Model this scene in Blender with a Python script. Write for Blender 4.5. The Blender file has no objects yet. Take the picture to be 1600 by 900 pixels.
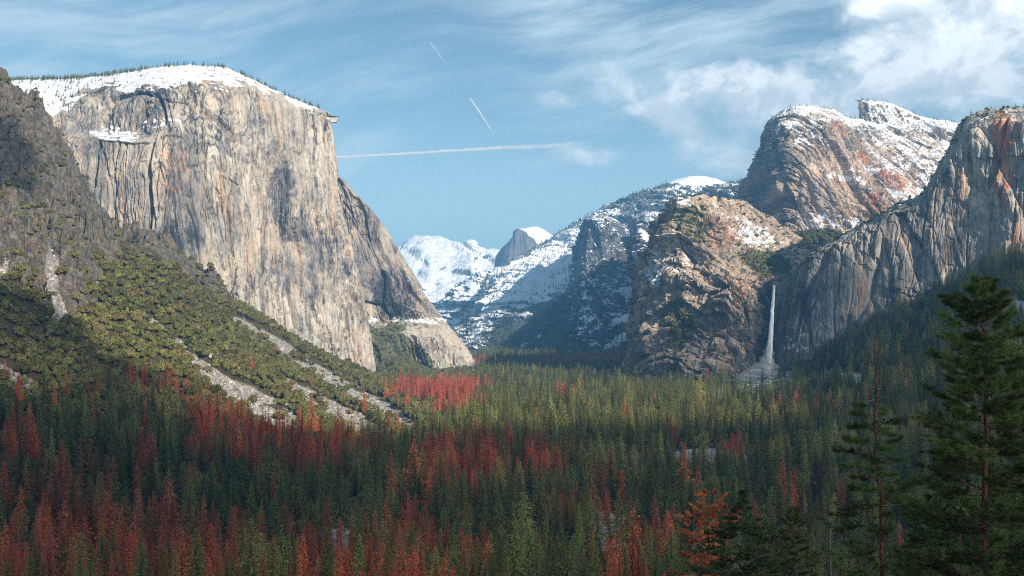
import bpy, math, random
import numpy as np
from mathutils import Vector, Matrix

S = bpy.context.scene
COL = S.collection
D = bpy.data
rng = np.random.default_rng(7)
random.seed(7)
R = math.radians

# ------------------------------------------------------------------ camera
CZ, F = 200.0, 1600.0          # eye height above the valley floor, focal length in photo pixels
cam = D.cameras.new('camera'); cam.sensor_width = 36; cam.lens = 36.0; cam.shift_y = 50 / 1600
cam.clip_start = 0.5; cam.clip_end = 300000
camo = D.objects.new('camera', cam); COL.objects.link(camo)
camo.location = (0, 0, CZ); camo.rotation_euler = (R(90), 0, 0); S.camera = camo

# ------------------------------------------------------------------ sun
SUN_EL, SUN_AZ = R(28), R(39)   # azimuth: how far to the right of straight behind the camera
SUN = Vector((math.sin(SUN_AZ) * math.cos(SUN_EL), -math.cos(SUN_AZ) * math.cos(SUN_EL), math.sin(SUN_EL)))
sl = D.lights.new('sun', 'SUN'); sl.energy = 4.8; sl.angle = R(0.6); sl.color = (1.0, 0.875, 0.70)
slo = D.objects.new('sun', sl); COL.objects.link(slo); slo.rotation_euler = SUN.to_track_quat('Z', 'Y').to_euler()
S.view_settings.view_transform = 'Standard'; S.view_settings.look = 'None'
S.view_settings.exposure = 0.96; S.view_settings.gamma = 1.0
S.cycles.use_denoising = False; S.cycles.filter_width = 1.1; S.cycles.max_bounces = 4; S.cycles.diffuse_bounces = 2; S.cycles.glossy_bounces = 1
S.cycles.transparent_max_bounces = 12; S.cycles.volume_bounces = 0; S.cycles.transmission_bounces = 2

# ------------------------------------------------------------------ node helpers
class G:
    """tiny node-graph writer"""
    def __init__(self, tree):
        self.t = tree; self.n = tree.nodes; self.l = tree.links
        self.n.clear()
    def node(self, kind, **kw):
        nd = self.n.new(kind)
        for k, v in kw.items(): setattr(nd, k, v)
        return nd
    def put(self, sock, v):
        if v is None: return
        if isinstance(v, bpy.types.NodeSocket): self.l.new(v, sock)
        elif isinstance(v, (tuple, list)):
            v = tuple(v)
            if len(sock.default_value) == 4 and len(v) == 3: v = v + (1,)
            sock.default_value = v
        else:
            try: sock.default_value = v
            except TypeError: sock.default_value = (v,) * len(sock.default_value)
    def m(self, op, a, b=None, c=None, clamp=False):
        nd = self.node('ShaderNodeMath', operation=op); nd.use_clamp = clamp
        for i, v in enumerate((a, b, c)): self.put(nd.inputs[i], v)
        return nd.outputs[0]
    def v(self, op, a, b=None):
        nd = self.node('ShaderNodeVectorMath', operation=op)
        self.put(nd.inputs[0], a)
        if op == 'SCALE': self.put(nd.inputs['Scale'], b)
        else: self.put(nd.inputs[1], b)
        return nd.outputs['Value'] if op in ('DOT_PRODUCT', 'LENGTH') else nd.outputs[0]
    def mix(self, f, a, b, mode='MIX'):
        nd = self.node('ShaderNodeMix', data_type='RGBA', blend_type=mode)
        self.put(nd.inputs[0], f); self.put(nd.inputs[6], a); self.put(nd.inputs[7], b)
        return nd.outputs[2]
    def noise(self, vec, scale=1, detail=4, rough=0.55, dist=0.0):
        nd = self.node('ShaderNodeTexNoise'); self.put(nd.inputs['Vector'], vec)
        nd.inputs['Scale'].default_value = scale; nd.inputs['Detail'].default_value = detail
        nd.inputs['Roughness'].default_value = rough; nd.inputs['Distortion'].default_value = dist
        return nd.outputs['Fac']
    def smooth(self, x, a, b):
        nd = self.node('ShaderNodeMapRange', interpolation_type='SMOOTHSTEP')
        self.put(nd.inputs[0], x); self.put(nd.inputs[1], a); self.put(nd.inputs[2], b)
        return nd.outputs[0]
    def lin(self, x, a, b, c=0.0, d=1.0):
        nd = self.node('ShaderNodeMapRange'); self.put(nd.inputs[0], x)
        for i, q in enumerate((a, b, c, d)): self.put(nd.inputs[i + 1], q)
        return nd.outputs[0]
    def ramp(self, x, stops):
        nd = self.node('ShaderNodeValToRGB'); self.put(nd.inputs[0], x); cr = nd.color_ramp
        while len(cr.elements) < len(stops): cr.elements.new(0.5)
        for e, (p, c) in zip(cr.elements, stops): e.position = p; e.color = tuple(c) + (1,)
        return nd.outputs[0]
    def xyz(self, vec):
        nd = self.node('ShaderNodeSeparateXYZ'); self.put(nd.inputs[0], vec); return nd.outputs
    def comb(self, x, y, z):
        nd = self.node('ShaderNodeCombineXYZ')
        for i, q in enumerate((x, y, z)): self.put(nd.inputs[i], q)
        return nd.outputs[0]
    def attr(self, name):
        return self.node('ShaderNodeAttribute', attribute_name=name)
    def surface(self, col, rough=0.9, normal=None, spec=0.15, translucent=0.0):
        b = self.node('ShaderNodeBsdfPrincipled')
        self.put(b.inputs['Base Color'], col); self.put(b.inputs['Roughness'], rough)
        b.inputs['Specular IOR Level'].default_value = spec
        if normal is not None: self.put(b.inputs['Normal'], normal)
        sh = b.outputs[0]
        if translucent:
            t = self.node('ShaderNodeBsdfTranslucent'); self.put(t.inputs[0], col)
            mx = self.node('ShaderNodeMixShader'); mx.inputs[0].default_value = translucent
            self.l.new(sh, mx.inputs[1]); self.l.new(t.outputs[0], mx.inputs[2]); sh = mx.outputs[0]
        o = self.node('ShaderNodeOutputMaterial'); self.l.new(sh, o.inputs[0]); return o
    def bump(self, h, dist, strength=1.0):
        nd = self.node('ShaderNodeBump'); nd.inputs['Strength'].default_value = strength
        nd.inputs['Distance'].default_value = dist; self.put(nd.inputs['Height'], h); return nd.outputs[0]

def material(name):
    m = D.materials.new(name); m.use_nodes = True
    return m, G(m.node_tree)

# ------------------------------------------------------------------ sky
W = D.worlds.new('World'); S.world = W; W.use_nodes = True
g = G(W.node_tree)
sky = g.node('ShaderNodeTexSky', sky_type='NISHITA'); sky.sun_disc = False
sky.sun_elevation = SUN_EL; sky.sun_rotation = math.pi - SUN_AZ
sky.altitude = 1400; sky.air_density = 1.0; sky.dust_density = 0.6; sky.ozone_density = 2.0
dvec = g.node('ShaderNodeTexCoord').outputs['Generated']
dx, dy, dz = g.xyz(dvec)
# azimuth (radians, 0 = ahead, + to the right) and elevation as flat coordinates of the vault
az = g.m('ARCTAN2', dx, dy); el = g.m('ARCSINE', dz)
base = g.mix(1.0, sky.outputs[0], (0.96, 1.05, 0.89), 'MULTIPLY')
def blob(a, e, ra, re, rot=0.0, pxmode=True):
    """soft ellipse on the vault; a, e given in the degrees of azimuth and elevation"""
    u = g.m('SUBTRACT', az, R(a)); w = g.m('SUBTRACT', el, R(e))
    c, s = math.cos(R(rot)), math.sin(R(rot))
    u2 = g.m('ADD', g.m('MULTIPLY', u, c / R(ra)), g.m('MULTIPLY', w, s / R(ra)))
    w2 = g.m('ADD', g.m('MULTIPLY', u, -s / R(re)), g.m('MULTIPLY', w, c / R(re)))
    d2 = g.m('SQRT', g.m('ADD', g.m('MULTIPLY', u2, u2), g.m('MULTIPLY', w2, w2)))
    return g.m('SUBTRACT', 1.0, d2)
def big(a, *bs):
    for b in bs: a = g.m('MAXIMUM', a, b)
    return a
vault = g.comb(az, el, 0.0)
# thin high cloud: streaks that lie along the horizon and bend upward to the right
warp = g.noise(vault, 3.0, 3, 0.5)
cv = g.comb(g.m('ADD', g.m('MULTIPLY', az, 4.0), g.m('MULTIPLY', el, 5.0)),
            g.m('ADD', g.m('MULTIPLY', el, 26.0), g.m('ADD', g.m('MULTIPLY', az, -5.0), g.m('MULTIPLY', warp, 3.0))), 3.3)
cir = g.noise(cv, 1.0, 7, 0.62)
cirL = g.noise(vault, 2.6, 3, 0.5)
cfac = g.m('MULTIPLY', g.smooth(cir, 0.34, 0.72), g.smooth(cirL, 0.30, 0.60))
right = g.smooth(az, R(-6), R(9))
veil = blob(12, 17, 17, 5.5, 0)
veil = g.smooth(veil, 0.0, 0.75)
cfac = g.m('MULTIPLY', cfac, g.m('ADD', 0.72, g.m('MULTIPLY', veil, 0.6)))
# veil low over the horizon
low = g.m('MULTIPLY', g.smooth(el, R(13), R(3)), g.m('ADD', 0.34, g.m('MULTIPLY', cir, 0.35)))
cfac = g.m('MAXIMUM', cfac, g.m('MULTIPLY', low, 0.9))
# cumulus banks
cu = g.noise(g.comb(g.m('MULTIPLY', az, 1.0), g.m('MULTIPLY', el, 1.35), 1.7), 11.0, 9, 0.60, 0.25)
cu2 = g.noise(g.comb(g.m('ADD', az, 0.012), g.m('ADD', g.m('MULTIPLY', el, 1.35), 0.022), 1.7), 11.0, 9, 0.60, 0.25)
EL = 0  # elevations below are read from the horizon
banks = big(blob(23.0, 13.2, 10.0, 4.4, 0), blob(20.5, 16.3, 3.2, 1.8), blob(26.5, 15.2, 4.0, 2.2),
            blob(16.5, 11.3, 10.0, 3.3, 0), g.m('SUBTRACT', blob(11.0, 9.3, 3.8, 0.9, -18), 0.10),
            g.m('SUBTRACT', blob(6.6, 12.2, 2.9, 1.3, -50), 0.12), g.m('ADD', blob(9.4, 10.5, 5.4, 1.4, -33), 0.14),
            g.m('SUBTRACT', blob(4.0, 9.3, 2.8, 0.9, -6), 0.18), g.m('SUBTRACT', blob(2.0, 12.0, 2.4, 1.0), 0.38),
            blob(34, 15, 9, 6), blob(70, 25, 30, 12), blob(-60, 30, 26, 9))
cuf = g.smooth(g.m('ADD', g.m('MULTIPLY', banks, 0.75), g.m('MULTIPLY', g.m('SUBTRACT', cu, 0.5), 2.6)), 0.0, 0.75)
cuf = g.m('MULTIPLY', cuf, g.smooth(banks, -0.25, 0.15))
shade = g.smooth(g.m('SUBTRACT', cu, cu2), -0.05, 0.06)
hi = g.smooth(g.m('ADD', g.m('MULTIPLY', el, 1.0), g.m('MULTIPLY', g.m('SUBTRACT', cu, 0.5), 0.10)), R(11.5), R(16.5))
lum = g.m('ADD', g.m('MULTIPLY', shade, 0.35), g.m('MULTIPLY', hi, 0.65))
ccol = g.mix(lum, (5.6, 6.3, 6.8), (10.4, 10.6, 10.7))
withcir = g.mix(g.m('MULTIPLY', cfac, 0.85), base, (6.3, 7.5, 8.1))
final = g.mix(g.m('MULTIPLY', cuf, 0.93), withcir, ccol)
bg = g.node('ShaderNodeBackground'); g.put(bg.inputs[0], final); bg.inputs[1].default_value = 0.068
wo = g.node('ShaderNodeOutputWorld'); g.l.new(bg.outputs[0], wo.inputs[0])

# ------------------------------------------------------------------ numeric helpers
_perm = np.random.default_rng(3).permutation(256).astype(np.int32); _perm = np.concatenate([_perm, _perm])
_gr = np.random.default_rng(4).normal(size=(256, 3)); _gr /= np.linalg.norm(_gr, axis=1)[:, None]
_gr = _gr.astype(np.float32)
def pn(x, y, z):
    x = np.asarray(x, np.float32); y = np.asarray(y, np.float32); z = np.asarray(z, np.float32)
    x, y, z = np.broadcast_arrays(x, y, z)
    xi = np.floor(x).astype(np.int32); yi = np.floor(y).astype(np.int32); zi = np.floor(z).astype(np.int32)
    xf, yf, zf = x - xi, y - yi, z - zi
    u, v, w = [t * t * t * (t * (t * 6 - 15) + 10) for t in (xf, yf, zf)]
    out = 0
    for dx_ in (0, 1):
        A = _perm[(xi + dx_) & 255]; wu = u if dx_ else 1 - u
        for dy_ in (0, 1):
            B = _perm[(A + yi + dy_) & 255]; wv = v if dy_ else 1 - v
            for dz_ in (0, 1):
                h = _perm[(B + zi + dz_) & 255]; gg = _gr[h]; ww = w if dz_ else 1 - w
                out = out + wu * wv * ww * (gg[..., 0] * (xf - dx_) + gg[..., 1] * (yf - dy_) + gg[..., 2] * (zf - dz_))
    return out * 1.6
def fbm(x, y, z, o=4, lac=2.03, gain=0.5):
    a, s, t = 1.0, 0.0, 0.0
    for i in range(o):
        s = s + a * pn(x, y, z); t += a; a *= gain; x = x * lac + 7.1; y = y * lac + 3.7; z = z * lac + 1.3
    return s / t * 1.4
def groove(n, w=0.12):          # 0 on flat panels, 1 in narrow cracks
    return np.clip(1 - np.abs(n) / w, 0, 1)
def sstep(x, a, b):
    t = np.clip((x - a) / (b - a), 0, 1); return t * t * (3 - 2 * t)
def ell(px, py, cx, cy, rx, ry, rot=0):
    c, s = math.cos(R(rot)), math.sin(R(rot)); u = px - cx; v = py - cy
    return np.clip(1 - np.sqrt(((u * c + v * s) / rx) ** 2 + ((-u * s + v * c) / ry) ** 2), -1, 1)
def seg(px, py, x0, y0, x1, y1):   # distance to a segment and position along it
    dx_, dy_ = x1 - x0, y1 - y0; t = np.clip(((px - x0) * dx_ + (py - y0) * dy_) / (dx_ ** 2 + dy_ ** 2), 0, 1)
    return np.hypot(px - x0 - t * dx_, py - y0 - t * dy_), t
def pchip(x, y, xq):
    x = np.asarray(x, float); y = np.asarray(y, float); h = np.diff(x); sh = (-1,) + (1,) * (y.ndim - 1)
    hh = h.reshape(sh); d = np.diff(y, axis=0) / hh
    m = np.zeros_like(y); m[0] = d[0]; m[-1] = d[-1]
    if len(x) > 2:
        w1 = (2 * hh[1:] + hh[:-1]); w2 = (hh[1:] + 2 * hh[:-1])
        ok = d[1:] * d[:-1] > 0
        with np.errstate(all='ignore'):
            hm = (w1 + w2) / (w1 / np.where(ok, d[:-1], 1) + w2 / np.where(ok, d[1:], 1))
        m[1:-1] = np.where(ok, hm, 0)
    xq = np.clip(xq, x[0], x[-1]); i = np.clip(np.searchsorted(x, xq, side='right') - 1, 0, len(x) - 2)
    t = ((xq - x[i]) / h[i]).reshape(sh); hi = h[i].reshape(sh)
    return ((2*t**3 - 3*t**2 + 1) * y[i] + (t**3 - 2*t**2 + t) * hi * m[i] + (-2*t**3 + 3*t**2) * y[i+1] + (t**3 - t**2) * hi * m[i+1])
def at(px, py, Y):
    px, py, Y = np.broadcast_arrays(np.asarray(px, float), np.asarray(py, float), np.asarray(Y, float))
    return np.stack([(px - 800) / F * Y, Y, CZ + (500 - py) / F * Y], -1)
def proj(P):
    return 800 + F * P[..., 0] / P[..., 1], 500 - F * (P[..., 2] - CZ) / P[..., 1]

def mesh_np(name, verts, quads, mats, attrs=None, smooth=True, fmat=None, tris=None):
    me = D.meshes.new(name)
    verts = np.asarray(verts, np.float32)
    nq = 0 if quads is None else len(quads); nt = 0 if tris is None else len(tris)
    loops = np.concatenate([np.asarray(quads, np.int32).ravel() if nq else np.zeros(0, np.int32),
                            np.asarray(tris, np.int32).ravel() if nt else np.zeros(0, np.int32)])
    me.vertices.add(len(verts)); me.vertices.foreach_set('co', verts.ravel())
    me.loops.add(len(loops)); me.loops.foreach_set('vertex_index', loops)
    me.polygons.add(nq + nt)
    starts = np.concatenate([np.arange(nq) * 4, nq * 4 + np.arange(nt) * 3]).astype(np.int32)
    me.polygons.foreach_set('loop_start', starts)
    me.polygons.foreach_set('use_smooth', np.full(nq + nt, smooth))
    if fmat is not None: me.polygons.foreach_set('material_index', np.asarray(fmat, np.int32))
    for m in (mats if isinstance(mats, (list, tuple)) else [mats]): me.materials.append(m)
    for k, a in (attrs or {}).items():
        a = np.asarray(a, np.float32)
        if a.ndim == 1:
            at_ = me.attributes.new(k, 'FLOAT', 'POINT'); at_.data.foreach_set('value', a)
        else:
            at_ = me.attributes.new(k, 'FLOAT_COLOR', 'POINT'); at_.data.foreach_set('color', a.ravel())
    me.update(calc_edges=True); me.validate()
    return me
def link(name, data, parent=None, **props):
    o = D.objects.new(name, data); COL.objects.link(o)
    if parent is not None: o.parent = parent
    for k, v in props.items(): o[k] = v
    return o
def grid_quads(nu, nv):
    i = np.arange(nu - 1)[:, None] * nv + np.arange(nv - 1)[None, :]
    i = i.ravel(); return np.stack([i, i + nv, i + nv + 1, i + 1], 1)
def grid_normals(P):
    du = np.gradient(P, axis=0); dv = np.gradient(P, axis=1)
    n = np.cross(du, dv); n /= np.linalg.norm(n, axis=-1, keepdims=True) + 1e-9
    flip = np.einsum('ijk,ijk->ij', n, P - np.array([0, 0, 6000.0])) > 0     # face the open side
    return np.where(flip[..., None], -n, n)

# ------------------------------------------------------------------ rock materials
def rock_material(name, k=1.0, ramp=None, rust=(0.42, 0.14, 0.05), snowc=(0.64, 0.67, 0.73), contrast=1.0, bumpd=3.0, lean=0.0, alb=0.82):
    m, g = material(name)
    pos = g.v('SCALE', g.node('ShaderNodeNewGeometry').outputs['Position'], 0.001)
    x, y, z = g.xyz(pos)
    wob = g.noise(pos, 6 / k, 2, 0.5)
    xx = g.m('ADD', x, g.m('ADD', g.m('MULTIPLY', wob, 0.05 * k), g.m('MULTIPLY', z, lean)))
    def st(fx, fz, d=4, r=0.6):
        return g.noise(g.comb(g.m('MULTIPLY', xx, fx / k), g.m('MULTIPLY', y, fx / k), g.m('MULTIPLY', z, fz / k)), 1.0, d, r)
    s1, s2, s3 = st(22, 2.2, 5), st(75, 5.0, 4), st(220, 14, 3)
    pat = g.noise(pos, 7 / k, 5, 0.6); pat2 = g.noise(pos, 45 / k, 6, 0.65)
    ma = g.attr('masks'); mx = g.xyz(ma.outputs['Color']); dark = ma.outputs['Alpha']
    f = g.m('ADD', g.m('MULTIPLY', s1, 0.34), g.m('ADD', g.m('MULTIPLY', s2, 0.32), g.m('MULTIPLY', s3, 0.30)))
    f = g.m('ADD', f, g.m('ADD', g.m('MULTIPLY', g.m('SUBTRACT', pat, 0.5), 0.40), g.m('MULTIPLY', g.m('SUBTRACT', pat2, 0.5), 0.34)))
    cf = g.lin(g.noise(pos, 4.5 / k, 3, 0.5), 0.38, 0.62, 0.45, 1.35)
    f = g.m('ADD', g.m('MULTIPLY', g.m('MULTIPLY', g.m('SUBTRACT', f, 0.48), 3.0 * contrast), cf), 0.56)
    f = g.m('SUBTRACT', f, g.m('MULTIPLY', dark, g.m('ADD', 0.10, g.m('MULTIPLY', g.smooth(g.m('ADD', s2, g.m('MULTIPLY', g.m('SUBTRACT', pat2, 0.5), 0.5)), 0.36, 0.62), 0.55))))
    ramp = ramp or [(0.0, (0.045, 0.050, 0.062)), (0.20, (0.13, 0.13, 0.14)), (0.42, (0.28, 0.26, 0.235)),
                    (0.64, (0.43, 0.385, 0.32)), (1.0, (0.56, 0.52, 0.45))]
    col = g.ramp(f, ramp)
    # thin dark water streaks running down the faces
    wst = g.noise(g.comb(g.m('MULTIPLY', xx, 120 / k), g.m('MULTIPLY', y, 120 / k), g.m('MULTIPLY', z, 3.0 / k)), 1.0, 3, 0.5)
    wz = g.smooth(g.noise(g.v('MULTIPLY', pos, (9 / k, 9 / k, 5 / k)), 1.0, 3, 0.5), 0.42, 0.62)
    col = g.mix(g.m('MULTIPLY', g.m('MULTIPLY', g.smooth(wst, 0.55, 0.68), wz), 0.9), col, g.mix(1.0, col, (0.26, 0.28, 0.34), 'MULTIPLY'))
    col = g.mix(g.m('MULTIPLY', g.smooth(wst, 0.44, 0.33), 0.55), col, g.mix(1.0, col, (1.35, 1.33, 1.28), 'MULTIPLY'))
    warm = g.smooth(g.noise(g.comb(g.m('MULTIPLY', xx, 30 / k), g.m('MULTIPLY', y, 30 / k), g.m('MULTIPLY', z, 3.0 / k)), 1.0, 5, 0.65), 0.48, 0.70)
    col = g.mix(g.m('MULTIPLY', warm, 0.6), col, g.mix(1.0, col, (1.22, 0.84, 0.58), 'MULTIPLY'))
    cool = g.smooth(g.noise(g.comb(g.m('MULTIPLY', xx, 12 / k), g.m('MULTIPLY', y, 12 / k), g.m('MULTIPLY', z, 4.0 / k)), 1.3, 5, 0.65), 0.50, 0.64)
    col = g.mix(g.m('MULTIPLY', cool, 0.6), col, g.mix(1.0, col, (0.62, 0.72, 0.88), 'MULTIPLY'))
    col = g.mix(1.0, col, (alb, alb, alb * 1.02), 'MULTIPLY')
    ru = g.smooth(g.m('ADD', g.m('MULTIPLY', mx[2], 1.15), g.m('ADD', g.m('MULTIPLY', g.m('SUBTRACT', s2, 0.5), 1.6), g.m('MULTIPLY', g.m('SUBTRACT', pat2, 0.5), 1.4))), 0.36, 1.0)
    col = g.mix(g.m('MULTIPLY', ru, 0.72), col, g.mix(s3, rust, tuple(min(1, c * 1.5) for c in rust)))
    vn = g.noise(pos, 60 / k, 5, 0.65)
    ve = g.smooth(g.m('ADD', mx[1], g.m('MULTIPLY', g.m('SUBTRACT', vn, 0.5), 1.7)), 0.46, 0.60)
    col = g.mix(g.m('MULTIPLY', ve, 0.92), col, g.mix(g.noise(pos, 150 / k, 3), (0.035, 0.045, 0.018), (0.14, 0.14, 0.055)))
    sn = g.smooth(g.m('ADD', mx[0], g.m('ADD', g.m('MULTIPLY', g.m('SUBTRACT', vn, 0.5), 0.9), g.m('MULTIPLY', g.m('SUBTRACT', g.noise(pos, 190 / k, 4, 0.6), 0.5), 0.8))), 0.47, 0.56)
    col = g.mix(sn, col, snowc)
    h = g.m('ADD', g.m('MULTIPLY', s2, 2.0), g.m('ADD', s3, g.m('MULTIPLY', pat2, 1.2)))
    g.surface(col, 0.92, g.bump(h, bumpd * k, 0.9))
    return m

# ------------------------------------------------------------------ cliff sheets
def make_sheet(name, label, cols, nu, nv, disp, masks, mat, rz=0.0):
    C = np.array(cols, float)                       # columns x rows x (px, py, Y)
    P = at(C[..., 0], C[..., 1], C[..., 2])
    du = np.linalg.norm(np.diff(P, axis=0), axis=-1).mean(1); dv = np.linalg.norm(np.diff(P, axis=1), axis=-1).mean(0)
    # spend rows where they show: weight by apparent size
    Im = np.stack([C[..., 0], C[..., 1]], -1)
    du = np.linalg.norm(np.diff(Im, axis=0), axis=-1).mean(1) + 0.02 * du; dv = np.linalg.norm(np.diff(Im, axis=1), axis=-1).mean(0) + 0.02 * dv
    u = np.concatenate([[0], np.cumsum(du)]); v = np.concatenate([[0], np.cumsum(dv)])
    Q = pchip(u, P, np.linspace(0, u[-1], nu))
    Q = np.swapaxes(pchip(v, np.swapaxes(Q, 0, 1), np.linspace(0, v[-1], nv)), 0, 1)
    vv = np.broadcast_to(np.linspace(0, 1, nv)[None], (nu, nv))
    n = grid_normals(Q)
    Q2 = disp(Q, n, vv)
    n2 = grid_normals(Q2); px, py = proj(Q2)
    mk = masks(Q2, n2, px, py)
    me = mesh_np(name, Q2.reshape(-1, 3), grid_quads(nu, nv), mat, smooth=False, attrs={'masks': np.stack(mk, -1).reshape(-1, 4)})
    o = link(name, me, kind='structure', label=label)
    return Q2, n2, px, py, o

def facet(u, v, seed=0):
    """blocky panels: every cell of a jittered net has its own offset and tilt; also the distance to the joint"""
    ui = np.floor(u).astype(np.int32); vi = np.floor(v).astype(np.int32)
    b1 = np.full(u.shape, 9e9, np.float32); b2 = b1.copy(); val = np.zeros(u.shape, np.float32)
    tab = np.random.default_rng(seed + 50).random((256, 5)).astype(np.float32)
    for i in (-1, 0, 1):
        for j in (-1, 0, 1):
            h = _perm[(_perm[(ui + i) & 255] + vi + j) & 255]; t = tab[h]
            du = u - (ui + i + 0.15 + 0.7 * t[..., 0]); dv = v - (vi + j + 0.15 + 0.7 * t[..., 1]); dd = du * du + dv * dv
            o = (t[..., 2] - .5) * 2 + du * (t[..., 3] - .5) * 2.2 + dv * (t[..., 4] - .5) * 2.2
            near = dd < b1; b2 = np.where(near, b1, np.minimum(b2, dd)); val = np.where(near, o, val); b1 = np.where(near, dd, b1)
    return val, np.sqrt(b2) - np.sqrt(b1)
def cliff_disp(k=1.0, a=1.0, lean=0.0, chaos=0.0, steps=0.0, rim=1.0, block=1.0, calm=.8, warp=24, tall=1.0):
    def f(Q, n, vv):
        x, y, z = (Q[..., i] / k for i in range(3))
        wx = warp * fbm(x / 190, y / 190, z / 260, 3); am = .45 + 1.1 * sstep(fbm(x / 240 + 9, y / 240, z / 330, 3), -.18, .28)
        xx = x + lean * z + wx; s = 0.82 * xx + 0.57 * y; zz = z + 30 * fbm(x / 150 + 5, y / 150, z / 150, 3)
        d = 34 * fbm(xx / 330, y / 330, z / 1100, 3)
        d -= 26 * groove(pn(xx / 150, y / 150, z / 1200), 0.09)
        d += 8 * pn(xx / 75, y / 75, z / 520)
        f1, e1 = facet(s / 88, zz / 330 / tall, 1); f2, e2 = facet(s / 34 + 3, zz / 120 / tall, 2); f3, e3 = facet(s / 14 + 7, zz / 44, 3)
        d += block * (15 * f1 - 7 * (1 - sstep(e1, 0, .10)) + am * (7.5 * f2 - 3 * (1 - sstep(e2, 0, .14)) + 3.2 * f3))
        d += 3.0 * am * pn(xx / 22, y / 22, z / 170)
        d -= 6 * am * groove(pn(xx / 20 + 9, y / 20, z / 260), 0.16); d -= 9 * groove(pn(xx / 48 + 2, y / 48, z / 600), 0.10)
        d += 2.0 * fbm(xx / 9, y / 9, z / 30, 2)
        if chaos:
            r1 = 1 - np.abs(fbm(xx / 190, y / 190, z / 420, 4)) * 2; f4, e4 = facet((s + .45 * z) / 60 + 11, (zz - .3 * s) / 90, 4); f5, e5 = facet((s - .3 * z) / 24 + 1, (zz + .3 * s) / 34, 5)
            d += chaos * (30 * r1 + 13 * f4 + 6 * f5 + 6 * fbm(x / 30, y / 30, z / 30, 3))
        if steps:
            q = z / 60 + 1.6 * fbm(x / 160, y / 160, z / 300, 3); d -= steps * 9 * sstep(q - np.floor(q), 0.55, 1.0)
        d *= a * k
        fade = sstep(vv, 0.995, 0.90) * (1 - .8 * sstep(n[..., 2], .62, .85))
        uu = np.linspace(0, 1, Q.shape[0])[:, None]; d = d * (.25 + .75 * sstep(uu, 0, .03) * sstep(uu, 1, .97))
        hz = n.copy(); hz[..., 2] *= 0.35; hz /= np.linalg.norm(hz, axis=-1, keepdims=True)
        out = Q + hz * (d * (0.35 + 0.65 * fade) * (1 - calm * sstep(n[..., 2], .5, .8)))[..., None]
        out[..., 2] += rim * k * 5 * fbm(x / 40, y / 40, 0 * x, 3)
        return out
    return f

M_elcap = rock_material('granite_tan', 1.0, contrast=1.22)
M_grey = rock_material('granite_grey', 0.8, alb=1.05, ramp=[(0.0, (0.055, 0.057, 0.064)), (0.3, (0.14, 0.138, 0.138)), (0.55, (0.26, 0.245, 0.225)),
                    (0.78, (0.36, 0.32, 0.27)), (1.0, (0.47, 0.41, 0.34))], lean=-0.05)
M_brown = rock_material('granite_brown', 0.8, alb=.95, ramp=[(0.0, (0.05, 0.048, 0.047)), (0.3, (0.16, 0.14, 0.125)), (0.55, (0.31, 0.25, 0.20)),
                    (0.78, (0.46, 0.36, 0.27)), (1.0, (0.56, 0.47, 0.38))], lean=0.15)
M_far = rock_material('granite_far', 1.9, ramp=[(0.0, (0.022, 0.028, 0.038)), (0.35, (0.065, 0.072, 0.085)), (0.6, (0.15, 0.15, 0.16)),
                    (0.85, (0.27, 0.26, 0.25)), (1.0, (0.36, 0.34, 0.32))], contrast=0.9, snowc=(.78, .81, .86))
M_vfar = rock_material('granite_farthest', 3.5, ramp=[(0.0, (0.05, 0.055, 0.06)), (0.4, (0.16, 0.16, 0.165)), (0.7, (0.30, 0.29, 0.28)),
                    (1.0, (0.44, 0.42, 0.40))], contrast=0.9, snowc=(.80, .82, .86))

SH = {}
# the great tan wall on the left
elcap = [
 [(-90,560,3350),(-90,400,3350),(-90,300,3380),(-90,230,3420),(-90,190,3500),(-90,160,3600),(-90,128,3900),(-90,150,4600)],
 [(30,560,3280),(30,400,3280),(35,300,3310),(38,235,3360),(38,195,3430),(38,160,3540),(35,125,3850),(35,150,4600)],
 [(85,560,3240),(88,420,3240),(92,310,3260),(95,235,3300),(92,200,3380),(88,165,3480),(85,124,3800),(85,150,4600)],
 [(140,580,3200),(140,430,3200),(142,310,3225),(145,222,3250),(143,206,3360),(148,160,3420),(140,121,3750),(140,150,4600)],
 [(205,600,3140),(210,450,3150),(212,330,3180),(212,224,3205),(208,208,3310),(208,150,3360),(200,113,3680),(200,150,4600)],
 [(250,600,3130),(252,450,3145),(250,330,3170),(250,215,3205),(248,190,3250),(246,142,3320),(245,106,3650),(245,150,4600)],
 [(305,600,3190),(302,450,3205),(296,330,3225),(292,210,3260),(290,165,3310),(290,130,3350),(288,102,3600),(288,150,4600)],
 [(372,600,3280),(366,450,3295),(360,330,3315),(355,220,3345),(352,170,3375),(350,134,3410),(346,105,3580),(346,150,4600)],
 [(450,600,3390),(440,480,3415),(430,360,3440),(425,250,3470),(422,195,3490),(420,152,3510),(416,136,3610),(416,165,4600)],
 [(523,600,3520),(506,490,3550),(490,370,3570),(479,270,3585),(474,215,3592),(470,170,3600),(466,158,3670),(460,180,4600)],
 [(583,600,3640),(566,490,3670),(541,370,3690),(528,270,3700),(521,220,3700),(513,184,3700),(508,173,3740),(495,190,4500)],
 [(592,600,3690),(580,510,3730),(557,395,3760),(535,285,3775),(531,235,3780),(526,197,3780),(521,181,3830),(505,195,4500)],
 [(587,600,3960),(570,510,3990),(548,395,4000),(528,285,4010),(522,235,4010),(514,197,4010),(508,183,4060),(500,200,4500)],
]
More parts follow.
